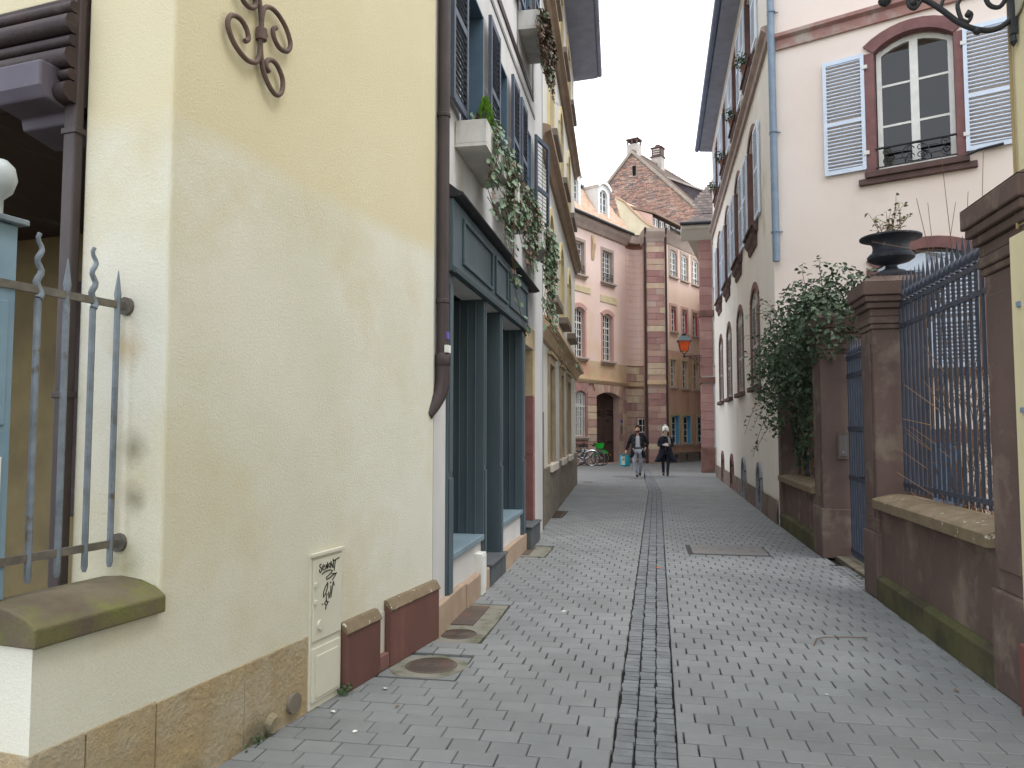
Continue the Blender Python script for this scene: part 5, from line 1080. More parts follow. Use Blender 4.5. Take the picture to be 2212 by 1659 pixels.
MB(-1).hprism([(-.7, .6), (0, .6), (2.3, -13), (1.6, -13)], 9.3, 9.41).out('eaves_side', MATS['pale eaves'], Qh); MB(-1).tube([(-.75, .7, 9.46), (6, .7, 9.46)], .07, 10).out('gutter', m_black, Qh, smooth=50)
MB(-1).add([(-.72, .68, 9.46), (6, .68, 9.46), (6, -2.4, 13.2), (1.7, -2.4, 13.2), (.75, -8, 9.46), (3.1, -8, 13.2), (.02, -.25, 10.0)], [(0, 1, 6), (1, 2, 3, 6), (0, 6, 4), (6, 3, 5, 4)]).out('roof', M('grey violet tile base', (104, 94, 90), (90, 82, 80)), Qh)
m_qt = M('grey scalloped tile', (112, 100, 96), rough=.85, scale=2, bump=.2, bscale=30, palette=[(118, 106, 100), (104, 94, 92), (126, 112, 104), (96, 88, 88)])
def qclip(u, z): return u > -.72 + (z - 9.46) * (1.5 if z < 10 else .8) + (0 if z < 10 else -.38) and u < 2.4
tiles(Qh, m_qt, -.8, 2.4, .68, 9.48, -.25, 10.02, pitch=.2, expo=.15, clip=qclip); tiles(Qh, m_qt, -.2, 2.6, -.25, 10.04, -2.0, 12.6, pitch=.2, expo=.16, clip=qclip)
# orange lantern on its bracket
t = thing('street_lantern', 'orange red lantern on a scrolled iron wall bracket at the red quoins', 'street lantern', (1.39, 29.75, 0), rz=0)
m_lg = M('orange lantern glass', (222, 92, 38), (206, 78, 30), rough=.25, bump=0, spec=.5); m_lt = M('green grey lantern metal', (92, 106, 108), (78, 90, 94), rough=.5, bump=.05)
def frus(b, r0, z0, r1, z1): b.add([(-r0, -r0, z0), (r0, -r0, z0), (r0, r0, z0), (-r0, r0, z0), (-r1, -r1, z1), (r1, -r1, z1), (r1, r1, z1), (-r1, r1, z1)], [(3, 2, 1, 0), (4, 5, 6, 7), (0, 1, 5, 4), (1, 2, 6, 5), (2, 3, 7, 6), (3, 0, 4, 7)]); return b
frus(MB(), .13, 4.62, .215, 5.0).out('lamp_glass', m_lg, t)
frus(MB(), .28, 5.005, .27, 5.03).out('lamp_brim', m_lt, t); frus(MB(), .23, 5.031, .14, 5.2).out('lamp_hood', m_lt, t); b = frus(MB(), .09, 5.2, .07, 5.25); b.lathe([(.07, 5.25), (.1, 5.28), (.05, 5.32), (.002, 5.36)], seg=10).out('finial', m_black, t)
for sx in (-1, 1):
    for sy in (-1, 1): MB().tube([(sx * .132, sy * .132, 4.6), (sx * .218, sy * .218, 5.01)], .014, 6).out('corner_bar', m_black, t)
b = MB(); b.tube([(0, 0, 4.4), (0, 0, 4.5), (-.1, -.1, 4.62)], .02, 6).tube([(0, 0, 4.5), (.1, .1, 4.62)], .016, 6).lathe([(.002, 4.36), (.05, 4.4), (.05, 4.44), (.02, 4.48)], seg=8)
b.tube([(0, 0, 4.42), (.66, .1, 4.46)], .018, 6).tube([(.2, .03, 4.42), (.4, .06, 4.25), (.6, .1, 4.08), (.66, .1, 4.05)], .014, 6)
for (cx, cz_, r_) in ((.22, 4.33, .07), (.42, 4.33, .09), (.56, 4.28, .12)): b.tube([(x, cx * .15, z) for x, z in spiral(cx, cz_, r_, .02, .5, 1.3, 16)], .012, 5)
b.out('bracket', m_black, t, smooth=50)
# ================================================================ planters, ivy and little cypresses on the shop house
m_ivy = M('ivy leaf', (112, 132, 104), (84, 108, 78), rough=.5, scale=9, bump=0, rnd=.3, spec=.45)
m_ivyd = M('dry ivy', (120, 96, 84), (98, 80, 72), rough=.8, scale=9, bump=0, rnd=.25)
m_cyp = M('lime cypress', (104, 146, 44), (84, 126, 36), rough=.7, scale=20, bump=0, rnd=.2)
m_planter = M('pale concrete planter', (206, 204, 200), (188, 186, 182), rough=.9, scale=3, bump=.3, bscale=60, stain=(168, 164, 158), stain_t=(.56, .72), stain_scale=3, stretch=(1, 1, .4))
def sh(u, n, z=0): return (-1.67 + n, 5.85 + u, z)
def planter(u0, u1, z0, z1, label):
    t = thing('window_planter', label, 'planter', sh(u0, 0, z0), 0, 'concrete planters on the shop house'); L_ = u1 - u0; h = z1 - z0; b = MB(-1)
    MB(-1).box(0, L_, .004, .29, 0, .03).out('base_slab', m_planter, t)
    for a, b_, c, d, nm in ((0, .03, .004, .29, 'end_wall'), (L_ - .03, L_, .004, .29, 'end_wall'), (.031, L_ - .031, .26, .29, 'front_wall'), (.031, L_ - .031, .004, .03, 'back_wall')): MB(-1).box(a, b_, c, d, .031, h).out(nm, m_planter, t, bevel=.004)
    MB(-1).box(.031, L_ - .031, .031, .259, .031, h - .03).out('soil', M('soil', (58, 46, 38), bump=.5), t)
planter(.62, 1.80, 4.12, 4.36, 'pale concrete planter under the nearest shop house window')
planter(2.28, 3.72, 4.12, 4.36, 'pale concrete planter in the middle of the three lower ones')
planter(4.30, 5.25, 4.10, 4.34, 'pale concrete planter farthest along above the shopfront')
planter(4.0, 5.0, 7.0, 7.26, 'pale concrete planter high on the second floor')
def ivy(u0, u1, ztop, strands, label, seed, dry=0, hang=(.3, 1.1), mound=120, extra=()):
    rnd = random.Random(seed); t = thing('ivy', label, 'ivy', sh(u0, .15, ztop), 0, 'ivy hanging from the planters'); lv = []; b = MB(-1); L_ = u1 - u0
    for i in range(mound): lv.append(((rnd.uniform(0, L_), -rnd.uniform(-.05, .2), rnd.uniform(-.05, .16)), (rnd.uniform(-.3, .3), -1, .6)))
    st = []
    for i in range(strands):
        u = rnd.uniform(.1, L_); l_ = rnd.uniform(*hang); st.append([(u + rnd.uniform(-.05, .05) * k_, .15 + .03 * math.sin(k_ * .8) + rnd.uniform(-.02, .02), .08 - l_ * k_ / 8) for k_ in range(9)])
    st += [list(e) for e in extra]
    for s in st:
        b.tube(s, .004, 4)
        for i in range(len(s) - 1):
            for _ in range(4 if len(s) < 12 else 2):
                f = rnd.random(); p = [s[i][q] + (s[i + 1][q] - s[i][q]) * f for q in range(3)]
                lv.append(((p[0] + rnd.uniform(-.06, .06), -(p[1] + rnd.uniform(-.03, .05)), p[2] + rnd.uniform(-.04, .04)), (rnd.uniform(-.6, .4), -1, .5)))
    b.out('stems', m_twig, t)
    nd = int(len(lv) * dry); rnd.shuffle(lv)
    if lv[nd:]: leafmesh(lv[nd:], m_ivy, 'leaves', t, .062, lobed=True, droop=.8)
    if nd: leafmesh(lv[:nd], m_ivyd, 'dry_leaves', t, .066, lobed=True, droop=1.2)
loop = [(.9 + .9 * k_ / 9, .16 - .01 * k_, -.1 - 1.0 * math.sin(min(1, k_ / 6) * 1.5)) for k_ in range(10)]
ivy(.75, 1.85, 4.34, 13, 'variegated ivy spilling over the nearest planter with long trailing strands', 1, .12, (.35, 1.0), 110, [loop, [(1.0, .2, 0), (.85, .22, -.5), (.9, .2, -.9), (1.3, .15, -1.25), (2.1, .1, -1.5), (2.8, .06, -1.55)]])
ivy(2.3, 3.75, 4.34, 13, 'ivy trailing from the middle planter of the shop house', 2, .25, (.35, .95), 80)
ivy(4.3, 5.45, 4.32, 24, 'thick curtain of ivy falling from the farthest planter over the fascia end', 3, .15, (.5, 1.45), 190, [[(1.1, .15, -.9), (1.8, .12, -1.3), (2.6, .08, -1.5), (3.6, .2, -1.55), (4.6, .2, -1.4)]])
ivy(4.0, 5.3, 7.24, 46, 'mostly withered brown ivy hanging from the high planter', 5, .72, (.25, .75), 150)
def cypress(u, z, h, r, label, seed):
    rnd = random.Random(seed); t = thing('dwarf_cypress', label, 'shrub', sh(u, .15, z), 0, 'dwarf cypresses in the planters'); MB().tube([(0, 0, 0), (0, 0, h * .8)], .012, 6, r2=.004).out('trunk', m_twig, t); vs, fs = [], []
    for i in range(1500):
        f = rnd.random() ** .8; a = rnd.uniform(0, 6.283); rr = r * (1 - f) ** .7 * rnd.uniform(.55, 1.08) + .008; p = Vector((rr * math.cos(a), rr * math.sin(a), h * f)); d = Vector((math.cos(a) * .5, math.sin(a) * .5, 1.1)).normalized(); s = rnd.uniform(.022, .045); x = d.cross(Vector((rnd.uniform(-1, 1), rnd.uniform(-1, 1), rnd.uniform(-1, 1)))).normalized() * .007
        o = len(vs); vs += [tuple(p - x), tuple(p + x), tuple(p + d * s + x * .3), tuple(p + d * s - x * .3)]; fs.append((o, o + 1, o + 2, o + 3))
    me = bpy.data.meshes.new('crown'); me.from_pydata(vs, [], fs); me.materials.append(m_cyp); o = bpy.data.objects.new('crown', me); COL.objects.link(o); o.parent = t; o['kind'] = 'stuff'
cypress(1.22, 4.34, .46, .12, 'bright green dwarf cypress in the nearest planter', 1)
cypress(2.75, 4.34, .34, .09, 'small bright green cypress in the middle planter', 2)
cypress(4.55, 4.32, .34, .09, 'small bright green cypress rising from the farthest planter', 3)
# ================================================================ people
m_skin = M('skin', (206, 164, 146), (198, 152, 134), rough=.55, bump=0)
def skin(name, J, E, mat, parent=None, root=None, sub=2):
    """a continuous surface grown round a posed skeleton: J name -> (x, y, z, radius or (rx, ry))"""
    ks = list(J); me = bpy.data.meshes.new(name); me.from_pydata([J[k][:3] for k in ks], [(ks.index(a), ks.index(b)) for a, b in E], []); me.materials.append(mat)
    o = bpy.data.objects.new(name, me); COL.objects.link(o); o.parent = parent
    m = o.modifiers.new('skin', 'SKIN'); m.use_smooth_shade = True
    for i, k in enumerate(ks):
        r = J[k][3]; me.skin_vertices[0].data[i].radius = r if isinstance(r, tuple) else (r, r); me.skin_vertices[0].data[i].use_root = (k == (root or ks[0]))
    if sub: s = o.modifiers.new('smooth', 'SUBSURF'); s.levels = sub; s.render_levels = sub
    return o
def chain(*n): return list(zip(n[:-1], n[1:]))
def fingers(J, E, w, wrist, d, side, curl):
    """palm and five unequal bent fingers at the end of an arm"""
    W = Vector(J[wrist][:3]); d = Vector(d).normalized(); s = Vector(side).normalized(); c = Vector(curl).normalized()
    J[w + 'palm'] = tuple(W + d * .07) + ((.034, .022),); E.append((wrist, w + 'palm'))
    for k, (off, ln) in enumerate(((-.030, .068), (-.010, .078), (.011, .074), (.031, .058))):
        p = W + d * .105 + s * off; q = p + d * ln * .5 + c * ln * .25; r = q + d * ln * .2 + c * ln * .45
        for nm, v in (('a', p), ('b', q), ('c', r)): J[w + nm + str(k)] = tuple(v) + (.009,)
        E += chain(w + 'palm', w + 'a%d' % k, w + 'b%d' % k, w + 'c%d' % k)
    p = W + d * .04 - s * .045 + c * .01; q = p + d * .04 - s * .012 + c * .025
    J[w + 't0'] = tuple(p) + (.011,); J[w + 't1'] = tuple(q) + (.009,); E += chain(wrist, w + 't0', w + 't1')
def loft(name, rings, mat, parent, gap=0.0, gap_c=-math.pi / 2, seg=28, thick=.012):
    """garment: rings (cx, cy, z, rx, ry), optionally open along the front"""
    vs, fs = [], []; n = seg
    for i, (cx, cy, z, rx, ry) in enumerate(rings):
        g = gap[i] if isinstance(gap, (list, tuple)) else gap
        for j in range(n + 1):
            a = gap_c + g + (2 * math.pi - 2 * g) * j / n; k = 1 + .03 * math.sin(7 * a + i); vs.append((cx + rx * k * math.cos(a), cy + ry * k * math.sin(a), z))
    for i in range(len(rings) - 1):
        for j in range(n): fs.append((i * (n + 1) + j, i * (n + 1) + j + 1, (i + 1) * (n + 1) + j + 1, (i + 1) * (n + 1) + j))
    me = bpy.data.meshes.new(name); me.from_pydata(vs, [], fs); me.polygons.foreach_set('use_smooth', [True] * len(me.polygons)); me.materials.append(mat)
    o = bpy.data.objects.new(name, me); COL.objects.link(o); o.parent = parent; s = o.modifiers.new('cloth', 'SOLIDIFY'); s.thickness = thick; return o
def face(parent, x, y, z, sc=1.0, tilt=0.0):
    m_eye = M('dark eye', (40, 30, 28), bump=0); m_lip = M('lip', (168, 104, 96), bump=0)
    for dx in (-.032, .032): MB().lathe([(.002, -.008), (.011, 0), (.002, .008)], 0, 0, 8).out('eye', m_eye, parent, loc=(x + dx, y - .088, z + .012))
    MB().box(-.024, .024, -.006, .006, -.006, .006).out('mouth', m_lip, parent, loc=(x, y - .086, z - .062))
# ---- man: dark toggle coat open over a white shirt, grey jeans, looking down, bag in his right hand
J = dict(pelvis=(0, 0, .95, (.15, .11)), waist=(0, 0, 1.1, (.14, .10)), chest=(0, .0, 1.3, (.17, .115)), neckb=(0, -.01, 1.47, .062), neck=(0, -.03, 1.53, .056), jaw=(0, -.055, 1.585, (.068, .08)), head=(0, -.045, 1.665, (.078, .096)), crown=(0, -.03, 1.735, (.06, .07)), nose=(0, -.155, 1.63, .014),
         earl=(.085, -.03, 1.64, .018), earr=(-.085, -.03, 1.64, .018), shr=(-.19, .01, 1.41, .05), elr=(-.32, .03, 1.14, .042), wrr=(-.40, -.03, .90, .034), shl=(.19, .01, 1.41, .05), ell=(.35, .08, 1.17, .042), wrl=(.27, -.04, .99, .034),
         hipr=(-.1, 0, .9, .1), knr=(-.115, -.13, .5, .065), anr=(-.03, -.10, .1, .032), toer=(-.02, -.26, .035, .035), hipl=(.1, 0, .9, .1), knl=(.10, .02, .5, .065), anl=(.06, .30, .16, .032), toel=(.06, .22, .03, .034))
E = chain('pelvis', 'waist', 'chest', 'neckb', 'neck', 'jaw', 'head', 'crown') + chain('chest', 'shr', 'elr', 'wrr') + chain('chest', 'shl', 'ell', 'wrl') + chain('pelvis', 'hipr', 'knr', 'anr', 'toer') + chain('pelvis', 'hipl', 'knl', 'anl', 'toel') + [('head', 'nose'), ('head', 'earl'), ('head', 'earr')]
fingers(J, E, 'r', 'wrr', (-.15, -.1, -1), (0, 1, 0), (.6, -.2, -.3)); fingers(J, E, 'l', 'wrl', (-.6, -.3, -.6), (.5, 0, -.5), (-.3, .4, -.6))
man = skin('person', J, E, m_skin, root='pelvis', sub=1); man.location = (-.36, 27.0, 0)
tag(man, 'person in an open dark toggle coat and grey jeans carrying a teal bag', 'person')
m_coat = M('charcoal wool', (38, 38, 44), (28, 28, 34), rough=.95, scale=30, bump=.2, bscale=200); m_jean = M('light grey denim', (172, 174, 184), (146, 148, 158), rough=.9, scale=9, bump=.2, bscale=120); m_shirt = M('white shirt', (226, 228, 236), (208, 210, 220), rough=.9, scale=9, bump=.2)
m_blk = M('black leather', (26, 26, 28), rough=.5, bump=.05); m_hair = M('brown hair', (74, 54, 44), (58, 42, 34), rough=.8, bump=.5, bscale=120)
JT = {k: J[k][:3] + (r,) for k, r in dict(pelvis=(.165, .125), hipr=.115, knr=.082, anr=.058, hipl=.115, knl=.082, anl=.058).items()}; JT['anr'] = (-.032, -.10, .04, .056); JT['anl'] = (.062, .30, .11, .056)
skin('jeans', JT, chain('pelvis', 'hipr', 'knr', 'anr') + chain('pelvis', 'hipl', 'knl', 'anl'), m_jean, man, 'pelvis')
skin('shirt', dict(a=(0, 0, .93, (.165, .125)), b=(0, 0, 1.1, (.155, .115)), c=(0, 0, 1.32, (.18, .125)), d=(0, -.01, 1.47, .075)), chain('a', 'b', 'c', 'd'), m_shirt, man, 'a')
loft('coat', [(0, .02, .66, .27, .21), (0, .01, .85, .245, .19), (0, 0, 1.05, .225, .17), (0, 0, 1.25, .235, .165), (0, .0, 1.40, .225, .15), (0, .0, 1.47, .14, .11), (0, .0, 1.52, .085, .09)], m_coat, man, gap=[.62, .5, .42, .36, .34, .4, .5])
for nm, a, b_, c in (('sleeve', 'shr', 'elr', 'wrr'), ('sleeve', 'shl', 'ell', 'wrl')): skin(nm, {**{'y': (J[a][0] * .5, 0, 1.42, .09)}, **{k: J[k][:3] + (r,) for k, r in ((a, .095), (b_, .07), (c, .052))}}, chain('y', a, b_, c), m_coat, man, 'y')
for z in (.85, 1.02, 1.19, 1.35):
    for sx in (-1, 1): MB().tube([(sx * .07, -.185, z), (sx * .14, -.17, z + .004)], .006, 5).out('toggle_cord', M('grey cord', (132, 128, 128), bump=0), man)
loft('hair', [(0, -.02, 1.60, .085, .085), (0, -.03, 1.68, .094, .105), (0, -.035, 1.74, .086, .1), (0, -.035, 1.785, .055, .07), (0, -.03, 1.80, .004, .005)], m_hair, man, gap=[1.2, .95, .45, 0.0, 0.0], thick=.02)
loft('beard', [(0, -.07, 1.53, .045, .05), (0, -.06, 1.56, .072, .085), (0, -.05, 1.6, .082, .088)], m_hair, man, gap=[0, .0, .5], thick=.012)
face(man, 0, -.045, 1.655)
for p in (((-.03, -.05, .06), (-.028, -.12, .06), (-.02, -.27, .04)), ((.06, .33, .15), (.06, .28, .1), (.06, .2, .03))): skin('shoe', dict(a=p[0] + (.052,), b=p[1] + (.056,), c=p[2] + (.04,)), chain('a', 'b', 'c'), m_blk, man, 'a', 1)
skin('belt', dict(a=(-.15, -.1, 1.0, .015), b=(0, -.135, 1.0, .015), c=(.15, -.1, 1.0, .015)), chain('a', 'b', 'c'), m_blk, man, 'a', 1)
bagm = M('teal bag film', (40, 168, 186), (30, 146, 166), rough=.35, scale=6, bump=.5, bscale=14, bdist=.03)
t = thing('shopping_bag', 'teal and white shopping bag hanging from the person in the toggle coat', 'bag', (-.80, 26.93, .36), rz=.2)
b = MB(); hw, hd = .17, .1
lv_ = [(0, .85), (.04, 1.0), (.2, 1.04), (.38, .98)]; rg = []
for z, k_ in lv_: rg.append([(math.cos(a) * hw * k_ * (1 + .06 * math.sin(5 * a + z * 20)), math.sin(a) * hd * k_ * (1 + .2 * math.sin(3 * a + z * 12)), z + .015 * math.sin(4 * a)) for a in [2 * math.pi * j / 16 for j in range(16)]])
vs = [p for r_ in rg for p in r_]; fs = [(i * 16 + j, i * 16 + (j + 1) % 16, (i + 1) * 16 + (j + 1) % 16, (i + 1) * 16 + j) for i in range(3) for j in range(16)] + [tuple(range(15, -1, -1))]
b.add(vs, fs); b.out('body', bagm, t, smooth=60)
MB().box(-.14, -.02, -.116, -.106, .05, .34).out('white_panel', M('white film', (222, 224, 216), (206, 204, 190), rough=.4, bump=.2), t); MB().box(-.1, -.04, -.118, -.1165, .2, .29).out('tan_print', M('tan print', (176, 150, 122), bump=0), t)
for y_ in (-.05, .05): MB().tube([(-.09, y_, .39), (-.05, y_ * .6, .46), (.04, 0, .48), (.08, y_ * .6, .45), (.1, y_, .39)], .007, 5).out('handle', bagm, t)
# ---- woman: white bobble hat, grey scarf, long dark coat, reading a phone
J = dict(pelvis=(0, 0, .9, (.15, .11)), waist=(0, 0, 1.04, (.12, .09)), chest=(0, 0, 1.22, (.145, .10)), neckb=(0, -.01, 1.38, .052), neck=(0, -.03, 1.44, .048), jaw=(0, -.05, 1.495, (.062, .074)), head=(0, -.04, 1.57, (.072, .088)), crown=(0, -.03, 1.635, (.055, .065)), nose=(0, -.14, 1.54, .012), earl=(.078, -.02, 1.55, .014), earr=(-.078, -.02, 1.55, .014),
         shr=(-.165, .01, 1.32, .045), elr=(-.24, -.02, 1.07, .044), wrr=(-.08, -.24, 1.10, .03), shl=(.165, .01, 1.32, .045), ell=(.24, -.02, 1.07, .044), wrl=(.09, -.25, 1.08, .03),
         hipr=(-.085, 0, .84, .09), knr=(-.09, .06, .47, .055), anr=(-.08, .16, .1, .038), toer=(-.08, .06, .03, .032), hipl=(.085, 0, .84, .09), knl=(.085, -.1, .48, .055), anl=(.05, -.14, .09, .038), toel=(.06, -.28, .03, .032))
E = chain('pelvis', 'waist', 'chest', 'neckb', 'neck', 'jaw', 'head', 'crown') + chain('chest', 'shr', 'elr', 'wrr') + chain('chest', 'shl', 'ell', 'wrl') + chain('pelvis', 'hipr', 'knr', 'anr', 'toer') + chain('pelvis', 'hipl', 'knl', 'anl', 'toel') + [('head', 'nose'), ('head', 'earl'), ('head', 'earr')]
fingers(J, E, 'r', 'wrr', (.7, -.4, .2), (0, .3, 1), (.2, .6, .1)); fingers(J, E, 'l', 'wrl', (-.7, -.4, .1), (0, .3, 1), (-.2, .6, .1))
wom = skin('person', J, E, m_skin, root='pelvis', sub=1); wom.location = (.6, 27.6, 0)
tag(wom, 'person in a white bobble hat, grey scarf and long dark coat holding a phone', 'person')
m_navy = M('navy wool', (34, 36, 46), (24, 26, 34), rough=.95, scale=30, bump=.2, bscale=200); m_wool = M('grey wool scarf', (150, 148, 138), (126, 124, 116), rough=.95, scale=30, bump=.5, bscale=120); m_hat = M('white knit', (228, 228, 218), (212, 212, 200), rough=.95, scale=30, bump=.6, bscale=110)
JT = {k: J[k][:3] + (r,) for k, r in dict(pelvis=(.155, .12), hipr=.1, knr=.066, anr=.05, hipl=.1, knl=.066, anl=.05).items()}; skin('trousers', JT, chain('pelvis', 'hipr', 'knr', 'anr') + chain('pelvis', 'hipl', 'knl', 'anl'), M('dark denim', (40, 44, 58), bump=.1), wom, 'pelvis')
loft('coat', [(0, .04, .50, .40, .26), (0, .03, .62, .34, .23), (0, .02, .82, .25, .185), (0, .0, 1.02, .2, .155), (0, 0, 1.2, .215, .15), (0, 0, 1.32, .21, .135), (0, 0, 1.39, .12, .1)], m_navy, wom, gap=[.55, .4, .15, .02, .0, .0, .0])
for a, b_, c in (('shr', 'elr', 'wrr'), ('shl', 'ell', 'wrl')): skin('sleeve', {**{'y': (J[a][0] * .5, 0, 1.33, .08)}, **{k: J[k][:3] + (r,) for k, r in ((a, .088), (b_, .07), (c, .05))}}, chain('y', a, b_, c), m_navy, wom, 'y')
skin('scarf', {str(i): (.085 * math.cos(q), -.02 + .085 * math.sin(q), 1.415 - .02 * math.sin(q + 1), .05) for i, q in enumerate([k_ * .7 for k_ in range(9)])}, chain(*[str(i) for i in range(9)]), m_wool, wom, '0')
skin('scarf_end', dict(a=(.1, -.1, 1.38, .04), b=(.14, -.15, 1.2, .04), c=(.15, -.16, 1.0, .035)), chain('a', 'b', 'c'), m_wool, wom, 'a', 1)
loft('hat', [(0, -.03, 1.555, .108, .115), (0, -.035, 1.62, .118, .128), (0, -.035, 1.70, .104, .115), (0, -.03, 1.765, .06, .066), (0, -.02, 1.785, .004, .004)], m_hat, wom, gap=[.9, .12, 0, 0, 0], thick=.02)
skin('bobble', dict(a=(0, -.02, 1.79, .055), b=(0, -.02, 1.82, .055)), [('a', 'b')], m_hat, wom, 'a'); loft('hair', [(0, .0, 1.42, .1, .08), (0, -.01, 1.5, .1, .09), (0, -.02, 1.58, .09, .09)], m_hair, wom, gap=[1.1, .85, .75], thick=.02); face(wom, 0, -.045, 1.56, .9)
for p in (((-.085, .15, .3), (-.08, .16, .07), (-.08, .05, .035)), ((.065, -.13, .3), (.055, -.15, .07), (.06, -.3, .035))): skin('boot', dict(a=p[0] + (.055,), b=p[1] + (.052,), c=p[2] + (.038,)), chain('a', 'b', 'c'), m_blk, wom, 'a', 1)
t = thing('phone', 'phone in the hands of the person with the white bobble hat', 'phone', (.62, 27.26, 1.10), rz=0); MB().box(-.07, .07, -.006, .006, -.03, .04).out('case', M('white phone', (226, 226, 228), rough=.3, bump=0), t, bevel=.004); MB().box(-.06, .06, .0062, .008, -.025, .035).out('screen', m_blk, t)
# ================================================================ parked bicycles
m_tyre = M('tyre rubber', (34, 34, 36), rough=.8, bump=.1); m_chrome = M('brushed alloy', (190, 192, 196), rough=.3, metal=.8, bump=0); m_green = M('green plastic', (34, 168, 52), (28, 150, 46), rough=.35, bump=0)
def bicycle(P, rz, col, label, fender=None, basket=None, lean=.1):
    t = thing('bicycle', label, 'bicycle', P, rz=rz, group='bicycles parked by the mansion door'); t.rotation_euler = (lean, 0, rz); r = .33
    for x, nm in ((-.53, 'rear_wheel'), (.53, 'front_wheel')):
        b = MB(); b.tube([(x + r * math.cos(a), 0, r + .02 + r * math.sin(a)) for a in [2 * math.pi * k_ / 28 for k_ in range(28)]], .018, 6, closed=True); w_ = b.out(nm, m_tyre, t, smooth=60)
        b = MB(); b.tube([(x + .305 * math.cos(a), 0, r + .02 + .305 * math.sin(a)) for a in [2 * math.pi * k_ / 28 for k_ in range(28)]], .009, 5, closed=True)
        for k_ in range(14): a = 2 * math.pi * k_ / 14; b.tube([(x + .02 * math.cos(a + 1), .012 * (-1) ** k_, r + .02 + .02 * math.sin(a + 1)), (x + .3 * math.cos(a), 0, r + .02 + .3 * math.sin(a))], .0022, 3)
        b.tube([(x, -.05, r + .02), (x, .05, r + .02)], .025, 8); b.out('rim', m_chrome, w_)
    b = MB(); bb, st, hd_, rr_ = (-.08, 0, .3), (-.22, 0, .78), (.38, 0, .82), (-.53, 0, .35)
    b.tube([bb, (.36, 0, .68)], .024, 8).tube([bb, st], .022, 8).tube([(.36, 0, .66), (.4, 0, .86)], .026, 8).tube([bb, (-.3, .05, .32), rr_], .012, 6).tube([bb, (-.3, -.05, .32), rr_], .012, 6).tube([(-.19, 0, .68), (-.35, .05, .52), rr_], .011, 6).tube([(-.19, 0, .68), (-.35, -.05, .52), rr_], .011, 6).tube([(-.18, 0, .62), (.34, 0, .76)], .018, 8); b.out('frame', col, t, smooth=50)
    MB().tube([(.37, .0, .7), (.45, .045, .6), (.53, .05, .35)], .013, 6).tube([(.37, .0, .7), (.45, -.045, .6), (.53, -.05, .35)], .013, 6).out('fork', m_chrome, t, smooth=50)
    MB().tube([(.3, -.3, 1.0), (.37, -.22, 1.0), (.41, -.06, .98), (.41, .06, .98), (.37, .22, 1.0), (.3, .3, 1.0)], .013, 6).tube([(.4, 0, .84), (.41, 0, .98)], .014, 6).out('handlebar', m_chrome, t, smooth=50)
    for sy in (-1, 1): MB().tube([(.22, sy * .3, .995), (.31, sy * .3, 1.0)], .018, 8).out('grip', m_blk, t, smooth=50)
    MB().hprism([(-.36, -.09), (-.36, .09), (-.2, .07), (-.06, .02), (-.06, -.02), (-.2, -.07)], .88, .94).out('saddle', m_blk, t, bevel=.02); MB().tube([st, (-.24, 0, .89)], .014, 6).out('seat_post', m_chrome, t)
    b = MB(); b.tube([(-.08 + .09 * math.cos(a), .05, .3 + .09 * math.sin(a)) for a in [2 * math.pi * k_ / 16 for k_ in range(16)]], .008, 5, closed=True); b.tube([(-.08, .06, .3), (.06, .07, .2)], .011, 6).tube([(-.08, -.06, .3), (-.22, -.07, .4)], .011, 6).box(.02, .12, .07, .15, .19, .215).box(-.28, -.18, -.15, -.07, .39, .415); b.out('crankset', m_chrome, t)
    b = MB(); fa_ = [k_ * .14 + .25 for k_ in range(17)]
    if fender:
        for i in range(16):
            a0, a1 = fa_[i], fa_[i + 1]; h0 = .37; q = [(-.53 + rr * math.cos(a), y_, r + .02 + rr * math.sin(a)) for a in (a0, a1) for rr in (.22 if .5 < a0 < 2.2 else .3, .385) for y_ in (-.035, .035)]
            b.add(q, [(0, 1, 3, 2), (4, 6, 7, 5), (0, 2, 6, 4), (1, 5, 7, 3), (2, 3, 7, 6), (0, 4, 5, 1)])
        b.out('rear_fender', fender, t); MB().box(-.72, -.42, -.037, -.036, .60, .66).out('fender_print', m_white, t)
        MB().tube([(-.9, 0, .5), (-.93, 0, .5)], .03, 8).out('reflector', M('orange reflector', (226, 110, 40), bump=0), t)
    else:
        b.tube([(-.53 + .365 * math.cos(a), 0, r + .02 + .365 * math.sin(a)) for a in fa_], .02, 5); b.out('rear_fender', m_chrome, t, smooth=50)
    MB().tube([(.53 + .365 * math.cos(a), 0, r + .02 + .365 * math.sin(a)) for a in fa_[2:13]], .018, 5).out('front_fender', fender or m_chrome, t, smooth=50)
    if basket:
        b = MB(); frus_ = [(.42, -.15, .78), (.72, -.15, .78), (.72, .15, .78), (.42, .15, .78), (.38, -.19, 1.02), (.78, -.19, 1.02), (.78, .19, 1.02), (.38, .19, 1.02)]; b.add(frus_, [(3, 2, 1, 0), (0, 1, 5, 4), (1, 2, 6, 5), (2, 3, 7, 6), (3, 0, 4, 7)]); b.out('basket', basket, t)
    return t
m_fw = M('white bike paint', (220, 220, 222), rough=.3, bump=0); m_fb = M('black bike paint', (36, 36, 40), rough=.35, bump=0)
bicycle((-2.62, 35.15, 0), R(178), m_chrome, 'grey hire bicycle with a big green rear fender nearest the carriage door', m_green, None, .05)
bicycle((-2.72, 34.72, 0), R(20), m_fw, 'white bicycle with a green front basket in the middle of the row', None, m_green, -.1)
bicycle((-3.0, 34.35, 0), R(196), m_fb, 'black bicycle at the front of the row, half behind the cream house', None, None, .08)
bicycle((-3.2, 35.35, 0), R(172), m_fb, 'dark bicycle at the back of the row beneath the barred window', None, m_green, -.06)
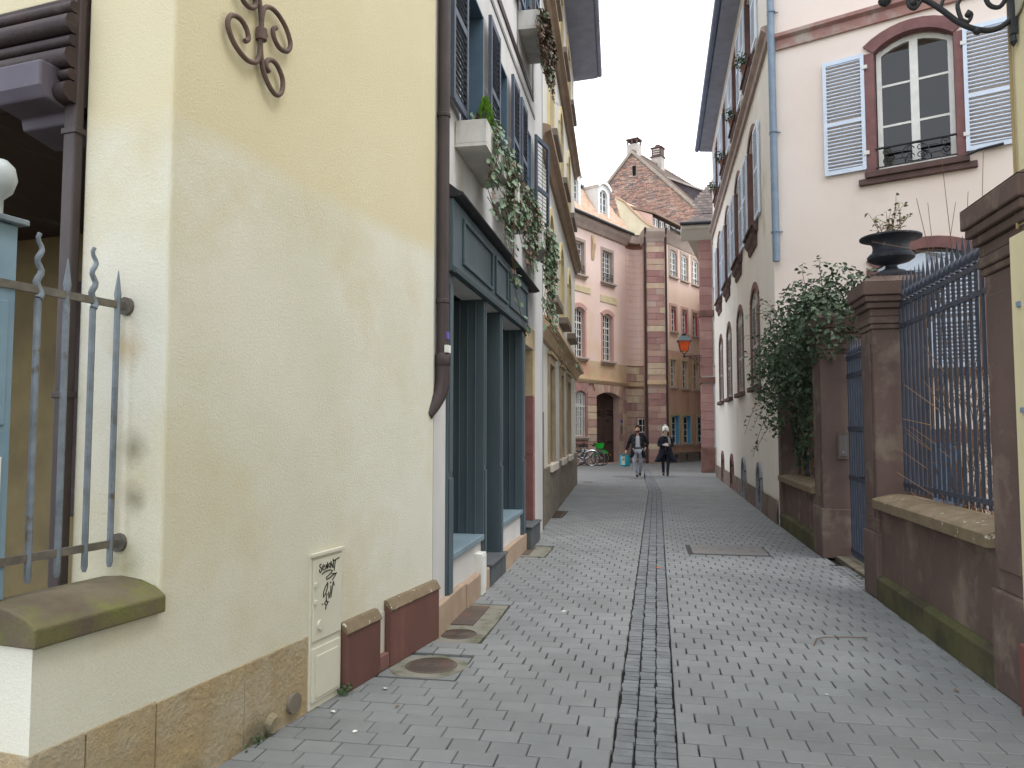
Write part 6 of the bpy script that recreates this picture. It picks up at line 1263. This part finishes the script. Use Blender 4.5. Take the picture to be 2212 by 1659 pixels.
# ================================================================ small things lying on the paving
def scrap(x, y, s, label, mat, seed, flat=False):
    rnd = random.Random(seed); b = MB(); k = 6; p = [(math.cos(a) * s * rnd.uniform(.5, 1.2), math.sin(a) * s * rnd.uniform(.3, .8), .002 + (0 if flat else rnd.uniform(0, s * .35))) for a in [2 * math.pi * j / k for j in range(k)]]
    b.add([(0, 0, .003)] + p, [(0, 1 + j, 1 + (j + 1) % k) for j in range(k)]); o = b.out('paper_scrap' if mat is m_white else 'fallen_leaf', mat); o.location = (x, y, .002); o.rotation_euler = (0, 0, rnd.uniform(0, 6)); tag(o, label, 'litter' if mat is m_white else 'leaf'); return o
m_leafb = M('brown leaf', (120, 92, 56), bump=0)
scrap(-1.62, 4.62, .03, 'crumpled white paper scrap by the first oxblood panel', m_white, 1); scrap(-1.78, 4.2, .02, 'torn white scrap in front of the meter cabinet', m_white, 2); scrap(-1.55, 3.95, .02, 'small white scrap on the paving near the capped pipe', m_white, 3)
scrap(-1.45, 4.35, .022, 'dry brown leaf lying before the meter cabinet', m_leafb, 4); scrap(1.85, 5.2, .025, 'yellow brown leaf near the right wall', m_leafb, 5); scrap(-.75, 6.85, .035, 'flat white scrap left of the drain channel', m_white, 6, True); scrap(1.05, 5.0, .02, 'white speck of paper right of the channel', m_white, 7, True); scrap(.1, 9.2, .05, 'orange leaf lying on the drain channel', M('orange leaf', (196, 108, 72), bump=0), 8, True)
tw = MB().tube([(0, 0, .008), (.05, .16, .012), (.12, .22, .012), (.3, .27, .008), (.45, .28, .006)], .005, 5, r2=.003).out('fallen_twig', m_twig); tw.location = (1.2, 6.1, 0); tag(tw, 'thin bent twig lying on the paving at right', 'twig')
t = thing('weed', 'small green weed growing at the foot of the oxblood panel', 'weed', (-1.84, 4.5, 0)); leafmesh(cloud((0, .0, .035), (.06, .06, .035), 40), m_ger, 'leaves', t, .03)
t = thing('weed', 'tuft of weeds growing below the ochre plinth at the left', 'weed', (-2.0, 3.75, 0)); leafmesh(cloud((0, .0, .02), (.04, .16, .03), 60), m_ger, 'leaves', t, .03)
t = thing('weed', 'green weeds sprouting between the cobbles of the gate threshold', 'weed', (2.36, 8.3, 0)); leafmesh(cloud((0, .4, .0), (.16, .6, .03), 90), m_ger, 'leaves', t, .03)

for (x, y, w_, d_, lb) in ((-.95, 27.2, .62, .16, 'thin dark iron slot cover left of the channel near the walkers'), (-.35, 25.9, .5, .12, 'narrow iron strip in the paving in front of the walkers'), (-1.85, 23.9, .3, .3, 'small dark iron cover by the corner of the cream house')):
    o = MB().box(-w_ / 2, w_ / 2, -d_ / 2, d_ / 2, -.02, .006).out('cover_plate', m_iron, bevel=.003); o.location = (x, y, 0); tag(o, lb, 'cover plate', 'iron covers at the end of the street')
